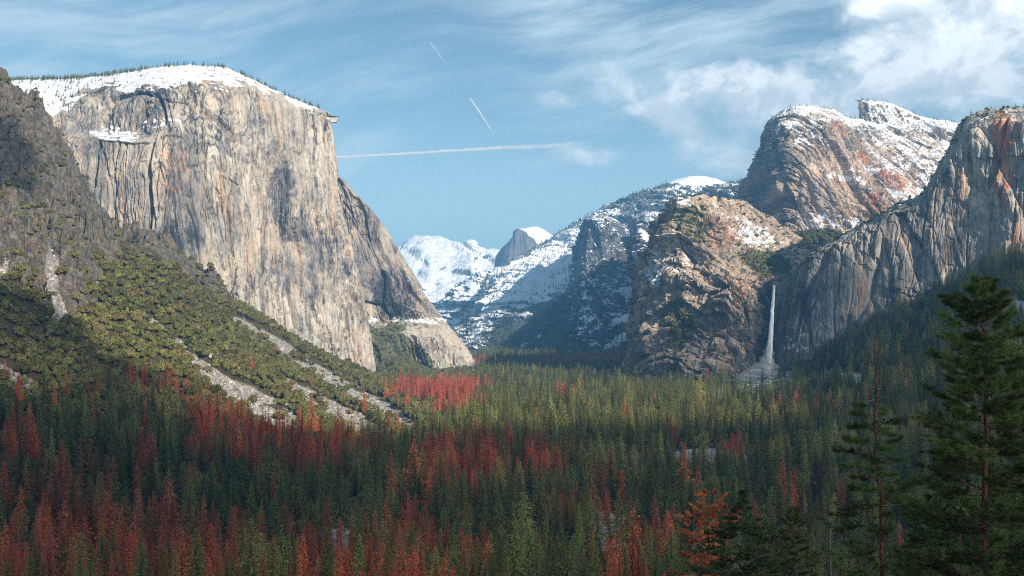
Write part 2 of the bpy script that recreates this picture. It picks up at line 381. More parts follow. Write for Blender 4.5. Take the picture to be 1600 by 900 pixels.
def elcap_masks(Q, n, px, py):
    nz = n[..., 2]; x, y, z = Q[..., 0], Q[..., 1], Q[..., 2]
    top = np.interp(px, [0, 60, 110, 140, 170, 210, 240, 290, 330, 360, 380, 420, 470, 515], [180, 205, 160, 140, 134, 140, 142, 136, 134, 140, 134, 150, 170, 182])
    lf = fbm(x / 60, y / 60, z / 30, 3)
    top = np.where(px > 225, top - 5, top); snow = 1.0 * sstep(py, top + 5 + 22 * lf, top - 5 + 22 * lf) * sstep(nz, 0.16, 0.50) + 0.25 * sstep(nz, 0.35, 0.7)
    snow = snow + 0.75 * (ell(px, py, 178, 209, 40, 12, 8) > 0) * sstep(nz, 0.0, 0.3) + 0.55 * (ell(px, py, 250, 192, 36, 7, -5) > 0) * sstep(nz, 0.05, 0.3)
    snow *= sstep(px, 600, 560)
    snow = snow + 1.2 * fbm(x / 26, y / 26, z / 13, 3) * sstep(snow, .1, .6) - .16
    snow -= 0.35 * sstep(ell(px, py, 355, 128, 60, 18, 22), 0, 0.5) * (lf > 0.05)
    veg = 0.12 * (py < 150)
    rust = 0.36 * sstep(ell(px, py, 265, 270, 70, 80), 0, 0.7) + 0.30 * sstep(ell(px, py, 410, 380, 45, 60), 0, 0.7) + 0.25 * sstep(ell(px, py, 520, 330, 30, 90), 0, .7)
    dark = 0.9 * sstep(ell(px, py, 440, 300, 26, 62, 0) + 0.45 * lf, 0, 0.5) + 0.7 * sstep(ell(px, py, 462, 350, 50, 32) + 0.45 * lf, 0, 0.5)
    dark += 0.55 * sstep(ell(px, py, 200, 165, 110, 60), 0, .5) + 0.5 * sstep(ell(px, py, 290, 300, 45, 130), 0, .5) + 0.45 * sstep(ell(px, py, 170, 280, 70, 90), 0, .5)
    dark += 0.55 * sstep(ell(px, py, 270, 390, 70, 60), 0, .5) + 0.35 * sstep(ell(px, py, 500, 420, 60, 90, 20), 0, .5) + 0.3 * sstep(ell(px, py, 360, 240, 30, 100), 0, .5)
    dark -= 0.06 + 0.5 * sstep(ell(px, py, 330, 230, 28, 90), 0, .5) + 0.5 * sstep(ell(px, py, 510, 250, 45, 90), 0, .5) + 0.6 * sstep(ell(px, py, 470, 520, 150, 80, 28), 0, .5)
    return np.clip(snow, 0, 1.2), np.clip(veg + 0 * px, 0, 1), np.clip(rust, 0, 1), np.clip(dark, -1, 1)
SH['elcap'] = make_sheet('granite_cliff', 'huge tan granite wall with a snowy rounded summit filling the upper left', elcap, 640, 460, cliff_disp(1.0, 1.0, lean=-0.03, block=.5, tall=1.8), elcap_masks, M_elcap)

elcap_e = [
 [(480,620,3980),(480,560,4030),(480,515,4080),(480,498,4160),(480,430,4180),(480,340,4200),(480,270,4230),(480,265,4600)],
 [(540,620,3880),(545,560,3930),(545,515,3980),(540,498,4060),(530,430,4080),(522,340,4100),(522,274,4130),(518,270,4600)],
 [(585,620,3850),(592,560,3890),(598,520,3930),(590,498,4040),(575,430,4070),(566,365,4090),(558,306,4120),(550,300,4600)],
 [(640,620,3900),(644,570,3930),(640,525,3970),(628,498,4070),(614,450,4095),(605,400,4115),(594,344,4150),(585,340,4600)],
 [(695,620,3950),(694,585,3980),(682,535,4020),(662,497,4100),(648,472,4130),(637,440,4150),(627,402,4190),(615,398,4600)],
 [(730,615,4030),(728,590,4060),(714,552,4090),(692,508,4170),(677,490,4190),(667,472,4210),(657,455,4250),(645,450,4700)],
 [(752,610,4200),(750,590,4220),(738,565,4250),(722,540,4290),(708,520,4310),(698,508,4330),(688,496,4360),(675,492,4800)],
 [(750,610,4500),(748,592,4500),(738,570,4520),(722,545,4550),(706,525,4600),(696,512,4600),(686,500,4620),(675,495,4900)],
]
def elcap_e_masks(Q, n, px, py):
    nz = n[..., 2]; x, y, z = Q[..., 0], Q[..., 1], Q[..., 2]; lf = fbm(x / 70, y / 70, z / 50, 3)
    snow = 0.6 * (np.abs(py - 499 - 8 * lf) < 3.5) * (px > 575) * (lf > -.06) + 0.4 * sstep(ell(px, py, 672, 575, 30, 5, 30), -.2, .2)
    veg = 0.9 * sstep(px - (py - 500) * 0.9, 640, 575) * sstep(py, 500, 520) + 0.6 * sstep(ell(px, py, 620, 510, 22, 10), 0, .4) + 0.6 * sstep(ell(px, py, 650, 545, 45, 9, 40), 0, .4)
    rust = 0.2 + 0 * px
    dark = 0.8 * sstep(ell(px, py, 612, 455, 38, 55, -20) + 0.3 * lf, 0, 0.4) - 0.5 * sstep(py, 495, 520) + 0.3 * sstep(ell(px, py, 570, 350, 20, 60, -20), 0, .5) + 0.25 * (py < 495)
    return np.clip(snow, 0, 1.2), np.clip(veg, 0, 1), rust, np.clip(dark, -1, 1)
SH['elcap_e'] = make_sheet('granite_cliff', 'tan granite buttress stepping down to the valley behind the great wall', elcap_e, 300, 300, cliff_disp(0.9, 0.85, lean=0.25, steps=0.3), elcap_e_masks, M_elcap)

# farthest snowy range
frow = lambda px, sky, Y=16000: [(px, 600, Y*.70), (px, 540, Y*.76), (px, 500, Y*.82), (px, 465, Y*.87), (px, sky+38, Y*.93), (px, sky+14, Y*.975), (px, sky, Y*1.0), (px, sky+6, Y*1.15)]
skyF = [(540,415),(590,402),(625,389),(645,380),(668,374),(690,379),(708,384),(722,383),(736,379),(748,388),(765,393),(785,394),(810,398),(860,400),(940,400)]
def far_masks(Q, n, px, py):
    nz = n[..., 2]; x, y, z = (Q[..., i] for i in range(3)); lf = fbm(x / 700, y / 700, z / 300, 4)
    snow = 0.35 + 0.75 * sstep(nz, 0.35, 0.75) + 0.2 * sstep(py, 440, 400) - 0.5 * sstep(lf, 0.1, 0.45) * sstep(py, 390, 440) - 0.5 * sstep(py, 450, 560) - 0.45 * sstep(ell(px, py, 745, 400, 30, 12), 0, .5) * (lf > 0)
    return np.clip(snow, 0, 1.2), 0 * px + 0.15 * (py > 480), 0 * px, np.clip(0.3 * sstep(py, 450, 540), 0, 1)
def far_disp(Q, n, vv):
    x, y, z = (Q[..., i] for i in range(3))
    s = x * 0.85 + z * 1.6
    d = 200 * fbm(s / 900, y / 1500, z / 2400, 3) - 150 * groove(pn(s / 650, y / 2600, z / 3000), 0.25) + 70 * fbm(x / 260, y / 260, z / 160, 4)
    out = Q + n * d[..., None] * sstep(vv, 1.0, 0.86)[..., None] * np.array([1, 1, .7]); out[..., 2] += 14 * fbm(x / 130, y / 130, 0 * z, 4)
    return out
SH['far'] = make_sheet('snowy_mountain', 'farthest snow covered range in the centre gap', [frow(*a) for a in skyF], 300, 190, far_disp, far_masks, M_vfar)

# half dome
hd = [
 [(770,520,12300),(770,480,12500),(771,450,12600),(772,425,12700),(773,410,12750),(774,404,12800),(774,402,13600)],
 [(778,520,12000),(778,480,12100),(779,450,12200),(780,420,12250),(781,400,12300),(782,391,12350),(784,389,13500)],
 [(792,520,11900),(792,480,12000),(793,445,12100),(795,410,12150),(797,390,12200),(798,376,12250),(801,374,13400)],
 [(800,520,11900),(800,480,12050),(801,440,12120),(802,405,12160),(804,380,12200),(806,362,12240),(809,358,13200)],
 [(818,520,11950),(819,480,12150),(820,440,12250),(820,405,12300),(820,380,12330),(821,362,12360),(824,355,12900)],
 [(838,520,12100),(838,480,12350),(838,440,12480),(839,410,12530),(839,388,12560),(838,372,12600),(838,354,13000)],
 [(856,520,12200),(856,480,12450),(857,440,12600),(857,415,12700),(857,398,12760),(856,382,12850),(854,361,13100)],
 [(872,520,12400),(872,480,12600),(872,445,12800),(872,425,12900),(872,410,13000),(872,398,13100),(869,373,13300)],
 [(885,520,12600),(885,480,12800),(885,450,13000),(885,435,13100),(885,425,13200),(884,415,13300),(880,395,13500)],
 [(900,520,13000),(900,490,13200),(900,460,13300),(900,450,13400),(900,440,13500),(898,432,13600),(895,425,13700)],
]
def hd_masks(Q, n, px, py):
    nz = n[..., 2]; lf = fbm(Q[..., 0] / 300, Q[..., 1] / 300, Q[..., 2] / 300, 3)
    cap = sstep(py + 0.0 * px, np.interp(px, [770, 812, 818, 835, 845, 880], [300, 356, 360, 372, 400, 440]) + 3 + 4 * lf, np.interp(px, [770, 812, 818, 835, 845, 880], [300, 356, 360, 372, 400, 440]) - 3 + 4 * lf)
    snow = np.maximum(cap, 0.35 * sstep(nz, 0.2, 0.5) + 0.35 * sstep(py, 400, 440) * (lf > -0.1))
    return snow, 0 * px, 0 * px, 0.35 + 0 * px
SH['hd'] = make_sheet('granite_dome', 'sheer faced granite dome with a snow cap in the far centre', hd, 150, 170, cliff_disp(2.6, 0.30, steps=0.2, rim=0.3), hd_masks, M_vfar)

# snowy shoulders left of the valley end
mid = [
 [(640,600,8800),(640,560,9000),(640,520,9300),(640,500,9600),(640,480,9900),(640,468,10200),(640,470,11000)],
 [(675,600,8600),(675,560,8800),(676,530,9000),(678,505,9200),(680,488,9400),(682,474,9700),(684,476,11000)],
 [(702,600,8400),(702,560,8600),(704,530,8800),(708,505,9000),(712,480,9200),(716,456,9500),(718,452,11000)],
 [(728,600,8300),(728,560,8500),(730,530,8700),(733,500,8900),(736,470,9100),(738,440,9400),(740,434,11000)],
 [(752,600,8400),(752,560,8700),(754,530,8900),(756,500,9200),(758,465,9500),(760,432,9900),(762,424,11000)],
 [(780,600,8600),(780,560,9000),(780,530,9300),(780,500,9700),(782,465,10100),(784,430,10500),(786,418,11200)],
 [(830,600,9000),(830,560,9400),(830,530,9800),(830,500,10200),(830,470,10500),(830,445,10800),(830,440,11300)],
]
def mid_masks(Q, n, px, py):
    nz = n[..., 2]; lf = fbm(Q[..., 0] / 260, Q[..., 1] / 260, Q[..., 2] / 150, 4)
    snow = 0.15 + 0.75 * sstep(nz, 0.25, 0.6) + 0.35 * lf - 0.3 * sstep(py, 500, 560) - .1
    return np.clip(snow, 0, 1.2), 0 * px + 0.2, 0 * px, 0.2 + 0 * px
SH['mid'] = make_sheet('snowy_ridge', 'blue shadowed snowy shoulder below the farthest range', mid, 220, 190, cliff_disp(2.4, 0.85, chaos=1.1, steps=0.5, calm=.1), mid_masks, M_far)

# the long ridge in the centre
ridge = [
 [(690,600,6300),(690,572,6400),(692,560,6600),(695,550,6800),(698,540,6950),(700,531,7100),(702,524,7300),(702,530,9000)],
 [(735,600,5900),(735,566,6050),(736,548,6300),(738,532,6700),(740,518,7000),(742,508,7300),(744,497,7600),(744,505,9300)],
 [(768,600,5700),(768,566,5850),(768,540,6250),(768,512,6800),(768,488,7200),(768,465,7600),(768,448,8000),(768,455,9500)],
 [(795,600,5600),(795,566,5800),(793,530,6300),(792,500,6800),(792,470,7300),(792,440,7800),(794,416,8200),(796,420,9600)],
 [(832,600,5500),(832,566,5650),(830,530,6200),(830,490,6800),(830,455,7300),(830,422,7800),(834,394,8300),(836,398,9700)],
 [(870,600,5400),(870,566,5550),(868,530,6100),(867,490,6700),(866,450,7300),(868,410,7900),(871,371,8500),(873,374,9800)],
 [(900,600,5400),(900,566,5500),(899,530,6000),(899,490,6600),(900,440,7200),(903,392,7900),(906,350,8600),(908,352,9800)],
 [(950,600,5400),(950,566,5600),(950,530,6200),(950,490,6900),(950,440,7500),(950,385,8000),(952,327,8600),(954,330,9800)],
 [(1000,600,5400),(1000,566,5600),(1000,530,6200),(1000,490,6900),(1000,430,7400),(1000,370,7900),(1000,311,8500),(1002,312,9800)],
 [(1050,600,5400),(1050,566,5600),(1050,530,6200),(1050,480,6900),(1050,420,7400),(1050,350,7900),(1050,300,8400),(1052,298,9800)],
 [(1090,600,5400),(1090,566,5600),(1090,530,6200),(1090,480,6900),(1090,410,7400),(1090,340,7900),(1090,301,8300),(1092,300,9800)],
 [(1130,600,5400),(1130,566,5600),(1130,530,6200),(1130,480,6900),(1130,410,7400),(1130,340,7900),(1130,297,8200),(1132,300,9800)],
 [(1180,600,5400),(1180,566,5600),(1180,530,6200),(1180,480,6900),(1180,410,7400),(1180,340,7800),(1180,286,8100),(1182,295,9800)],
 [(1260,600,5400),(1260,566,5600),(1260,530,6200),(1260,480,6900),(1260,410,7400),(1260,340,7800),(1260,300,8100),(1262,310,9800)],
]
def ridge_masks(Q, n, px, py):
    nz = n[..., 2]; x, y, z = (Q[..., i] for i in range(3)); lf = fbm(x / 240, y / 240, z / 120, 4); l2 = fbm(x / 70, y / 70, z / 50, 3)
    rim = np.interp(px, [690, 744, 794, 834, 871, 906, 952, 1000, 1050, 1130, 1260], [524, 497, 416, 394, 371, 350, 327, 309, 294, 292, 300])
    below = py - rim
    snow = 0.10 + 0.50 * sstep(below, 120, 40) * sstep(px, 990, 900) + 0.22 * sstep(nz, 0.3, 0.65) + 0.36 * lf + 0.30 * l2 - 0.25 * sstep(py, 440, 520) + .12 * sstep(below, 90, 20) - .5 * sstep(pn(x / 55, y / 55, z / 30), .15, .5) * sstep(px, 860, 930) + .28 * sstep(ell(px, py, 850, 420, 75, 60, -40), 0, .4)
    snow = snow + 0.55 * (seg(px, py, 950, 548, 985, 520)[0] < 6 + 3 * l2) + 0.45 * (seg(px, py, 815, 540, 850, 520)[0] < 2.5 + 2 * l2) + 0.4 * (seg(px, py, 940, 505, 985, 492)[0] < 4 + 5 * l2)
    return np.clip(snow, 0, 1.2), np.clip(0.22 + 0.35 * sstep(py, 470, 560) + 0.3 * sstep(below, 12, 4), 0, 1), 0 * px, 0.35 + 0.2 * sstep(py, 430, 520)
SH['ridge'] = make_sheet('snowy_ridge', 'long snow streaked ridge rising to the right with a tree fringed crest', ridge, 420, 300, cliff_disp(1.9, 0.95, lean=0.3, chaos=1.2, steps=0.5, calm=.1, block=1.3), ridge_masks, M_far)

# pale snow dome on the ridge crest
dcol = []
for i in range(13):
    t = i / 12; px = 1028 + 124 * t; h = 21 * math.sin(math.pi * t) ** 0.8
    dcol.append([(px, 305, 8600), (px, 300, 8650), (px, 296 - 0.3 * h, 8700), (px, 296 - 0.75 * h, 8800), (px, 296 - h, 8950), (px, 300, 9400)])
SH['dome'] = make_sheet('snow_dome', 'smooth snow covered dome on the ridge crest right of centre', dcol, 70, 50,
    lambda Q, n, v: Q + n * (6 * fbm(Q[..., 0] / 90, Q[..., 1] / 90, Q[..., 2] / 60, 3))[..., None],
    lambda Q, n, px, py: (1.0 + 0 * px, 0 * px, 0 * px, 0 * px), M_far)

sent = [
 [(872,600,6600),(874,560,6700),(880,500,6850),(888,450,6950),(897,400,7050),(908,365,7150),(914,350,7250),(916,346,7800)],
 [(884,600,5900),(886,560,6000),(891,500,6250),(897,450,6400),(903,400,6500),(910,365,6560),(917,347,6620),(920,342,7500)],
 [(912,600,5650),(912,560,5750),(912,500,6050),(913,450,6250),(915,400,6340),(919,365,6400),(923,344,6440),(926,338,7400)],
 [(935,600,5600),(935,560,5720),(934,500,6050),(934,450,6250),(935,400,6350),(937,365,6400),(940,345,6450),(942,337,7400)],
 [(962,600,5700),(962,560,5850),(961,500,6200),(960,450,6450),(958,400,6580),(956,372,6650),(954,350,6720),(955,340,7500)],
 [(985,600,5600),(985,560,5750),(985,500,6250),(984,450,6650),(982,410,6850),(980,385,7000),(976,362,7200),(978,352,7800)],
 [(1015,600,5500),(1015,560,5700),(1015,500,6150),(1014,450,6500),(1012,400,6700),(1010,370,6850),(1008,340,7000),(1008,330,7900)],
 [(1045,600,5500),(1045,560,5700),(1045,500,6200),(1044,450,6650),(1043,400,6850),(1042,370,7000),(1040,342,7200),(1040,332,7900)],
 [(1090,600,5500),(1090,560,5700),(1090,500,6200),(1090,450,6600),(1090,400,6800),(1090,370,7000),(1090,346,7200),(1090,340,7900)],
]
def sent_masks(Q, n, px, py):
    nz = n[..., 2]; x, y, z = (Q[..., i] for i in range(3)); lf = fbm(x / 160, y / 160, z / 120, 4); l2 = fbm(x / 60, y / 60, z / 40, 3)
    snow = -0.05 + 0.55 * sstep(nz, 0.25, 0.6) + 0.30 * lf + 0.22 * l2 - 0.20 * sstep(py, 480, 560)
    for a in ((990, 395, 1012, 425, 4), (962, 455, 1000, 447, 4), (948, 545, 985, 520, 6), (955, 508, 990, 490, 5), (1000, 360, 1035, 395, 4)):
        snow = snow + 0.6 * (seg(px, py, *a[:4])[0] < a[4] + 3 * l2)
    dark = 0.25 + 0.35 * sstep(py, 460, 540)
    return np.clip(snow, 0, 1.2), 0 * px + 0.2, 0 * px, dark
SH['sent'] = make_sheet('granite_tower', 'grey granite prow standing out of the snow streaked ridge', sent, 260, 300, cliff_disp(1.5, 1.0, lean=0.05, chaos=0.45, steps=0.4, block=1.5), sent_masks, M_far)

# lower rock right of centre, behind the fall
cath = [
 [(1012,640,3700),(1012,580,3700),(1015,520,3720),(1022,460,3750),(1030,420,3780),(1045,375,3850),(1062,335,3900),(1075,314,3950),(1085,450,4250)],
 [(985,640,3150),(987,580,3160),(994,520,3180),(1004,460,3210),(1012,415,3250),(1025,388,3330),(1044,350,3450),(1060,316,3600),(1066,450,4150)],
 [(1016,640,2900),(1018,580,2910),(1024,520,2940),(1032,460,2980),(1040,420,3010),(1050,390,3050),(1062,350,3110),(1077,310,3190),(1086,450,4000)],
 [(1050,640,2760),(1052,580,2790),(1057,520,2850),(1062,470,2900),(1068,430,2940),(1076,400,2980),(1088,360,3050),(1098,309,3170),(1106,450,4000)],
 [(1090,640,2680),(1092,580,2730),(1097,520,2800),(1102,470,2840),(1106,435,2880),(1112,405,2940),(1120,365,3050),(1122,312,3300),(1130,440,4000)],
 [(1130,640,2620),(1132,580,2680),(1136,520,2740),(1140,475,2770),(1143,445,2810),(1148,412,2940),(1152,372,3170),(1150,320,3560),(1153,328,4300)],
 [(1165,640,2640),(1167,580,2700),(1169,520,2740),(1172,478,2765),(1176,452,2800),(1184,422,2930),(1192,385,3150),(1185,337,3560),(1188,345,4300)],
 [(1190,640,2680),(1190,580,2750),(1191,520,2775),(1193,478,2790),(1196,454,2820),(1208,430,2930),(1226,398,3130),(1222,362,3560),(1225,370,4300)],
 [(1206,640,2720),(1206,580,2800),(1206,520,2815),(1206,478,2825),(1207,451,2850),(1222,436,2930),(1250,408,3100),(1255,382,3560),(1258,390,4300)],
 [(1240,640,2720),(1240,580,2800),(1240,520,2815),(1240,478,2825),(1240,451,2850),(1250,436,2930),(1275,412,3100),(1300,395,3560),(1300,400,4300)],
]
def cath_masks(Q, n, px, py):
    nz = n[..., 2]; x, y, z = (Q[..., i] for i in range(3)); lf = fbm(x / 70, y / 70, z / 50, 4); l2 = fbm(x / 25, y / 25, z / 15, 3)
    up = sstep(py, 430, 380)
    snow = 0.42 * sstep(nz, 0.3, 0.7) * (px < 1080) * (py < 470) + 0.10 * l2
    snow = snow + 0.34 * sstep(ell(px, py, 1105, 322, 62, 20, 8), 0, .5) + 0.36 * sstep(ell(px, py, 1200, 385, 75, 34, 30), 0, .4) + 0.28 * sstep(ell(px, py, 1165, 360, 60, 25, 25), 0, .4) + 0.5 * (lf * .5 + l2) * sstep(py, 450, 420)
    snow += 0.4 * sstep(ell(px, py, 1022, 420, 16, 40), 0, .4)
    veg = 0.95 * sstep(ell(px, py, 1195, 413, 44, 24, 20) + 0.3 * lf, 0, .35) + 0.75 * sstep(ell(px, py, 1062, 510, 30, 55, 0) + 0.4 * lf, 0, .4) + 0.5 * sstep(ell(px, py, 1085, 350, 40, 45), 0, .5) + 0.25 * sstep(py, 440, 400) * sstep(lf, -.1, .3)
    veg += 0.8 * sstep(py, 575, 600) * (px > 1050) + 0.5 * sstep(ell(px, py, 1130, 550, 50, 14), 0, .4)
    snow -= veg * 0.6
    rust = 0.45 * sstep(ell(px, py, 1120, 365, 45, 40), 0, .6) + 0.40 * sstep(ell(px, py, 1160, 480, 22, 75), 0, .6) + 0.4 * sstep(ell(px, py, 1090, 480, 15, 30), 0, .6)
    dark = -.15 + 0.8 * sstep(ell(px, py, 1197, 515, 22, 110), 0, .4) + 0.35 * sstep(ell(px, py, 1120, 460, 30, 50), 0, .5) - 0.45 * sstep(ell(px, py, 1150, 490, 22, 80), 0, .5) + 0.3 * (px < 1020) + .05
    return np.clip(snow, 0, 1.2), np.clip(veg, 0, 1), np.clip(rust, 0, 1), np.clip(dark, -1, 1)
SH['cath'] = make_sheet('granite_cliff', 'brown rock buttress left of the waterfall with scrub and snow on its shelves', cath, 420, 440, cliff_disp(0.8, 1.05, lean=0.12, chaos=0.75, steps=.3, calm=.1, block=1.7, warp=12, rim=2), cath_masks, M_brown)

# tall snowy rock behind
midc = [
 [(1185,440,5000),(1185,380,5000),(1188,330,5000),(1195,290,5000),(1205,245,5000),(1212,215,5000),(1218,190,5000),(1224,184,5100),(1230,195,5800)],
 [(1145,440,4620),(1150,380,4620),(1158,330,4630),(1166,300,4640),(1178,262,4650),(1194,228,4665),(1206,190,4690),(1213,180,4780),(1220,190,5700)],
 [(1186,440,4330),(1188,380,4340),(1192,330,4350),(1198,300,4360),(1205,262,4380),(1212,228,4400),(1220,195,4440),(1228,172,4650),(1234,182,5700)],
 [(1215,440,4170),(1216,380,4190),(1220,330,4210),(1224,295,4230),(1228,260,4250),(1232,228,4290),(1238,197,4360),(1246,167,4650),(1250,178,5700)],
 [(1255,440,4080),(1252,380,4120),(1250,330,4160),(1250,295,4190),(1252,260,4230),(1254,228,4290),(1257,198,4380),(1262,168,4650),(1266,178,5700)],
 [(1310,440,4050),(1305,380,4130),(1300,335,4190),(1298,300,4240),(1296,262,4290),(1296,228,4350),(1298,200,4440),(1300,172,4680),(1304,185,5700)],
 [(1372,440,4060),(1362,385,4170),(1352,340,4260),(1346,305,4330),(1340,270,4400),(1334,238,4480),(1328,210,4600),(1324,186,4800),(1330,200,5700)],
 [(1430,440,4060),(1418,385,4200),(1405,345,4330),(1398,310,4430),(1390,275,4550),(1382,245,4680),(1374,215,4850),(1370,192,5020),(1374,205,5800)],
 [(1490,440,4100),(1475,385,4280),(1462,345,4440),(1455,310,4560),(1448,275,4700),(1442,245,4830),(1438,218,4970),(1436,186,5150),(1440,200,5900)],
 [(1560,440,4200),(1540,385,4350),(1525,345,4500),(1515,310,4620),(1508,275,4740),(1502,248,4870),(1498,225,5000),(1496,195,5200),(1500,210,5900)],
 [(1650,440,4200),(1640,385,4350),(1620,345,4500),(1610,310,4620),(1600,275,4740),(1590,250,4870),(1580,230,5000),(1570,205,5200),(1575,220,5900)],
]
def midc_masks(Q, n, px, py):
    nz = n[..., 2]; x, y, z = (Q[..., i] for i in range(3)); lf = fbm(x / 80, y / 80, z / 50, 4); l2 = fbm(x / 30, y / 30, z / 18, 3)
    field = sstep(px - (py - 190) * 0.62, 1310, 1335) * sstep(py, 340, 300 )
    top = sstep(py, np.interp(px, [1200, 1230, 1290, 1320], [205, 250, 215, 200]) + 14 * lf, np.interp(px, [1200, 1230, 1290, 1320], [190, 225, 190, 190]) + 14 * lf)
    snow = 0.50 * field + 0.36 * top + 0.28 * sstep(nz, 0.3, 0.6) + 0.42 * lf + 0.34 * l2 - .05
    for a in ((1300, 275, 1348, 283, 6), (1385, 300, 1425, 310, 5), (1255, 345, 1330, 350, 12), (1270, 212, 1300, 228, 4), (1335, 262, 1370, 268, 5)):
        snow = snow + 0.45 * (seg(px, py, *a[:4])[0] < a[4] + 4 * l2)
    snow -= 0.35 * sstep(ell(px, py, 1205, 270, 30, 80, 20), 0, .4)
    snow -= 0.35 * sstep(l2 + 0.6 * lf, 0.15, 0.5) * field
    rust = 0.0 + 0.7 * sstep(ell(px, py, 1400, 283, 48, 14, 30) + .2 * lf, 0, .4) + 0.5 * sstep(ell(px, py, 1355, 250, 30, 8, 40), 0, .4) + 0.35 * sstep(ell(px, py, 1330, 280, 60, 50, 30), 0, .6) + 0.5 * sstep(ell(px, py, 1312, 200, 14, 26, -30), 0, .5)
    rust += 0.3 * sstep(ell(px, py, 1290, 230, 30, 30), 0, .5) + 0.5 * sstep(ell(px, py, 1370, 320, 25, 25), 0, .5)
    veg = 0.12 * field + 0.8 * sstep(ell(px, py, 1275, 372, 60, 16), 0, .3) * sstep(py, 352, 362)
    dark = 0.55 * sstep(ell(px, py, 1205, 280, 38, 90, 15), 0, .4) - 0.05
    snow -= veg * 0.8
    return np.clip(snow, 0, 1.2), np.clip(veg, 0, 1), np.clip(rust, 0, 1), np.clip(dark + 0 * px, -1, 1)
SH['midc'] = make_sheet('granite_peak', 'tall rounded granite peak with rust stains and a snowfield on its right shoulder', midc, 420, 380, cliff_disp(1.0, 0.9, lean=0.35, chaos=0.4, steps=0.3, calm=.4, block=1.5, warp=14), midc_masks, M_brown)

spire = [
 [(1352,215,5150),(1352,200,5150),(1352,185,5150),(1352,172,5150),(1352,162,5150),(1354,157,5170),(1356,165,5400)],
 [(1343,215,5000),(1343,200,5000),(1343,185,5000),(1343,172,5000),(1343,162,5000),(1345,157,5030),(1346,165,5400)],
 [(1362,215,4960),(1362,200,4970),(1362,188,4980),(1361,176,4990),(1360,166,5000),(1360,157,5060),(1361,165,5400)],
 [(1385,222,4960),(1385,206,4980),(1384,192,5000),(1383,180,5010),(1382,171,5030),(1382,160,5090),(1383,168,5400)],
 [(1412,226,4980),(1411,210,5000),(1410,198,5020),(1409,188,5040),(1408,180,5060),(1407,168,5110),(1408,175,5400)],
 [(1440,232,5020),(1439,215,5050),(1438,205,5070),(1437,197,5090),(1436,190,5110),(1435,181,5150),(1436,188,5400)],
 [(1475,238,5050),(1474,222,5080),(1473,212,5100),(1472,205,5120),(1471,199,5140),(1470,190,5180),(1471,197,5400)],
 [(1505,240,5050),(1505,228,5080),(1505,218,5100),(1504,211,5120),(1503,206,5140),(1502,200,5180),(1502,206,5400)],
]
def spire_masks(Q, n, px, py):
    x, y, z = (Q[..., i] for i in range(3)); l2 = fbm(x / 35, y / 35, z / 20, 3)
    return np.clip(0.30 + 0.5 * sstep(n[..., 2], 0.1, 0.45) + 0.45 * l2 - 0.4 * (px < 1357), 0, 1.2), 0.3 * sstep(py, 185, 160), 0.15 + 0 * px, 0.45 + 0 * px
SH['spire'] = make_sheet('granite_peak', 'small blocky summit with dusted snow above the snowfield', spire, 170, 90, cliff_disp(0.8, 0.7, chaos=0.4, steps=0.6), spire_masks, M_brown)

# grey wall at the right
rwY = lambda Y: 2660 + (Y - 2660) * (0.62 if Y < 2660 else 1)
rw = [
 [(1225,640,2950),(1225,580,2950),(1225,530,2950),(1225,500,2950),(1226,475,2950),(1228,455,2950),(1230,445,2960),(1232,440,3000),(1240,445,3500)],
 [(1214,640,2700),(1213,580,2720),(1212,530,2740),(1212,500,2750),(1213,475,2760),(1216,456,2775),(1220,440,2800),(1225,433,2850),(1232,440,3500)],
 [(1235,640,2600),(1236,580,2640),(1237,530,2665),(1238,495,2675),(1240,465,2685),(1244,440,2700),(1250,415,2715),(1256,405,2760),(1262,412,3500)],
 [(1270,640,2520),(1270,580,2570),(1270,530,2600),(1271,490,2615),(1272,455,2625),(1275,425,2640),(1282,395,2655),(1288,386,2700),(1294,394,3500)],
 [(1310,640,2480),(1310,570,2520),(1310,520,2545),(1310,480,2560),(1310,445,2570),(1311,410,2585),(1314,378,2600),(1320,368,2650),(1324,376,3500)],
 [(1350,620,2430),(1350,555,2460),(1350,505,2485),(1350,465,2500),(1350,430,2510),(1350,395,2525),(1352,362,2540),(1356,350,2600),(1360,360,3500)],
 [(1395,600,2370),(1395,540,2400),(1395,490,2425),(1395,450,2440),(1395,410,2450),(1395,370,2465),(1396,336,2480),(1400,322,2540),(1404,330,3500)],
 [(1432,590,2330),(1432,530,2355),(1432,480,2380),(1432,440,2395),(1432,400,2410),(1432,362,2425),(1433,330,2440),(1436,311,2500),(1440,320,3400)],
 [(1462,580,2300),(1462,520,2320),(1462,465,2340),(1462,415,2355),(1462,370,2370),(1462,330,2385),(1462,292,2400),(1464,272,2460),(1466,280,3400)],
 [(1486,580,2280),(1486,520,2295),(1486,460,2315),(1486,405,2330),(1486,355,2345),(1486,305,2360),(1487,250,2375),(1488,228,2430),(1490,236,3300)],
 [(1512,580,2250),(1512,520,2265),(1512,455,2285),(1512,395,2300),(1511,340,2315),(1510,285,2330),(1508,215,2345),(1509,190,2400),(1512,200,3300)],
 [(1545,580,2200),(1545,515,2220),(1545,450,2240),(1544,390,2255),(1543,330,2270),(1541,270,2285),(1540,200,2300),(1540,178,2360),(1544,188,3300)],
 [(1595,580,2130),(1595,510,2150),(1594,445,2170),(1593,385,2185),(1592,325,2200),(1590,265,2215),(1588,198,2230),(1588,174,2290),(1590,184,3200)],
 [(1660,580,2080),(1660,500,2100),(1660,440,2110),(1660,380,2120),(1660,320,2130),(1660,260,2140),(1660,196,2150),(1660,172,2210),(1662,182,3100)],
 [(1800,580,2000),(1800,500,2010),(1800,440,2020),(1800,380,2030),(1800,320,2040),(1800,260,2050),(1800,200,2060),(1800,176,2120),(1800,190,3100)],
]
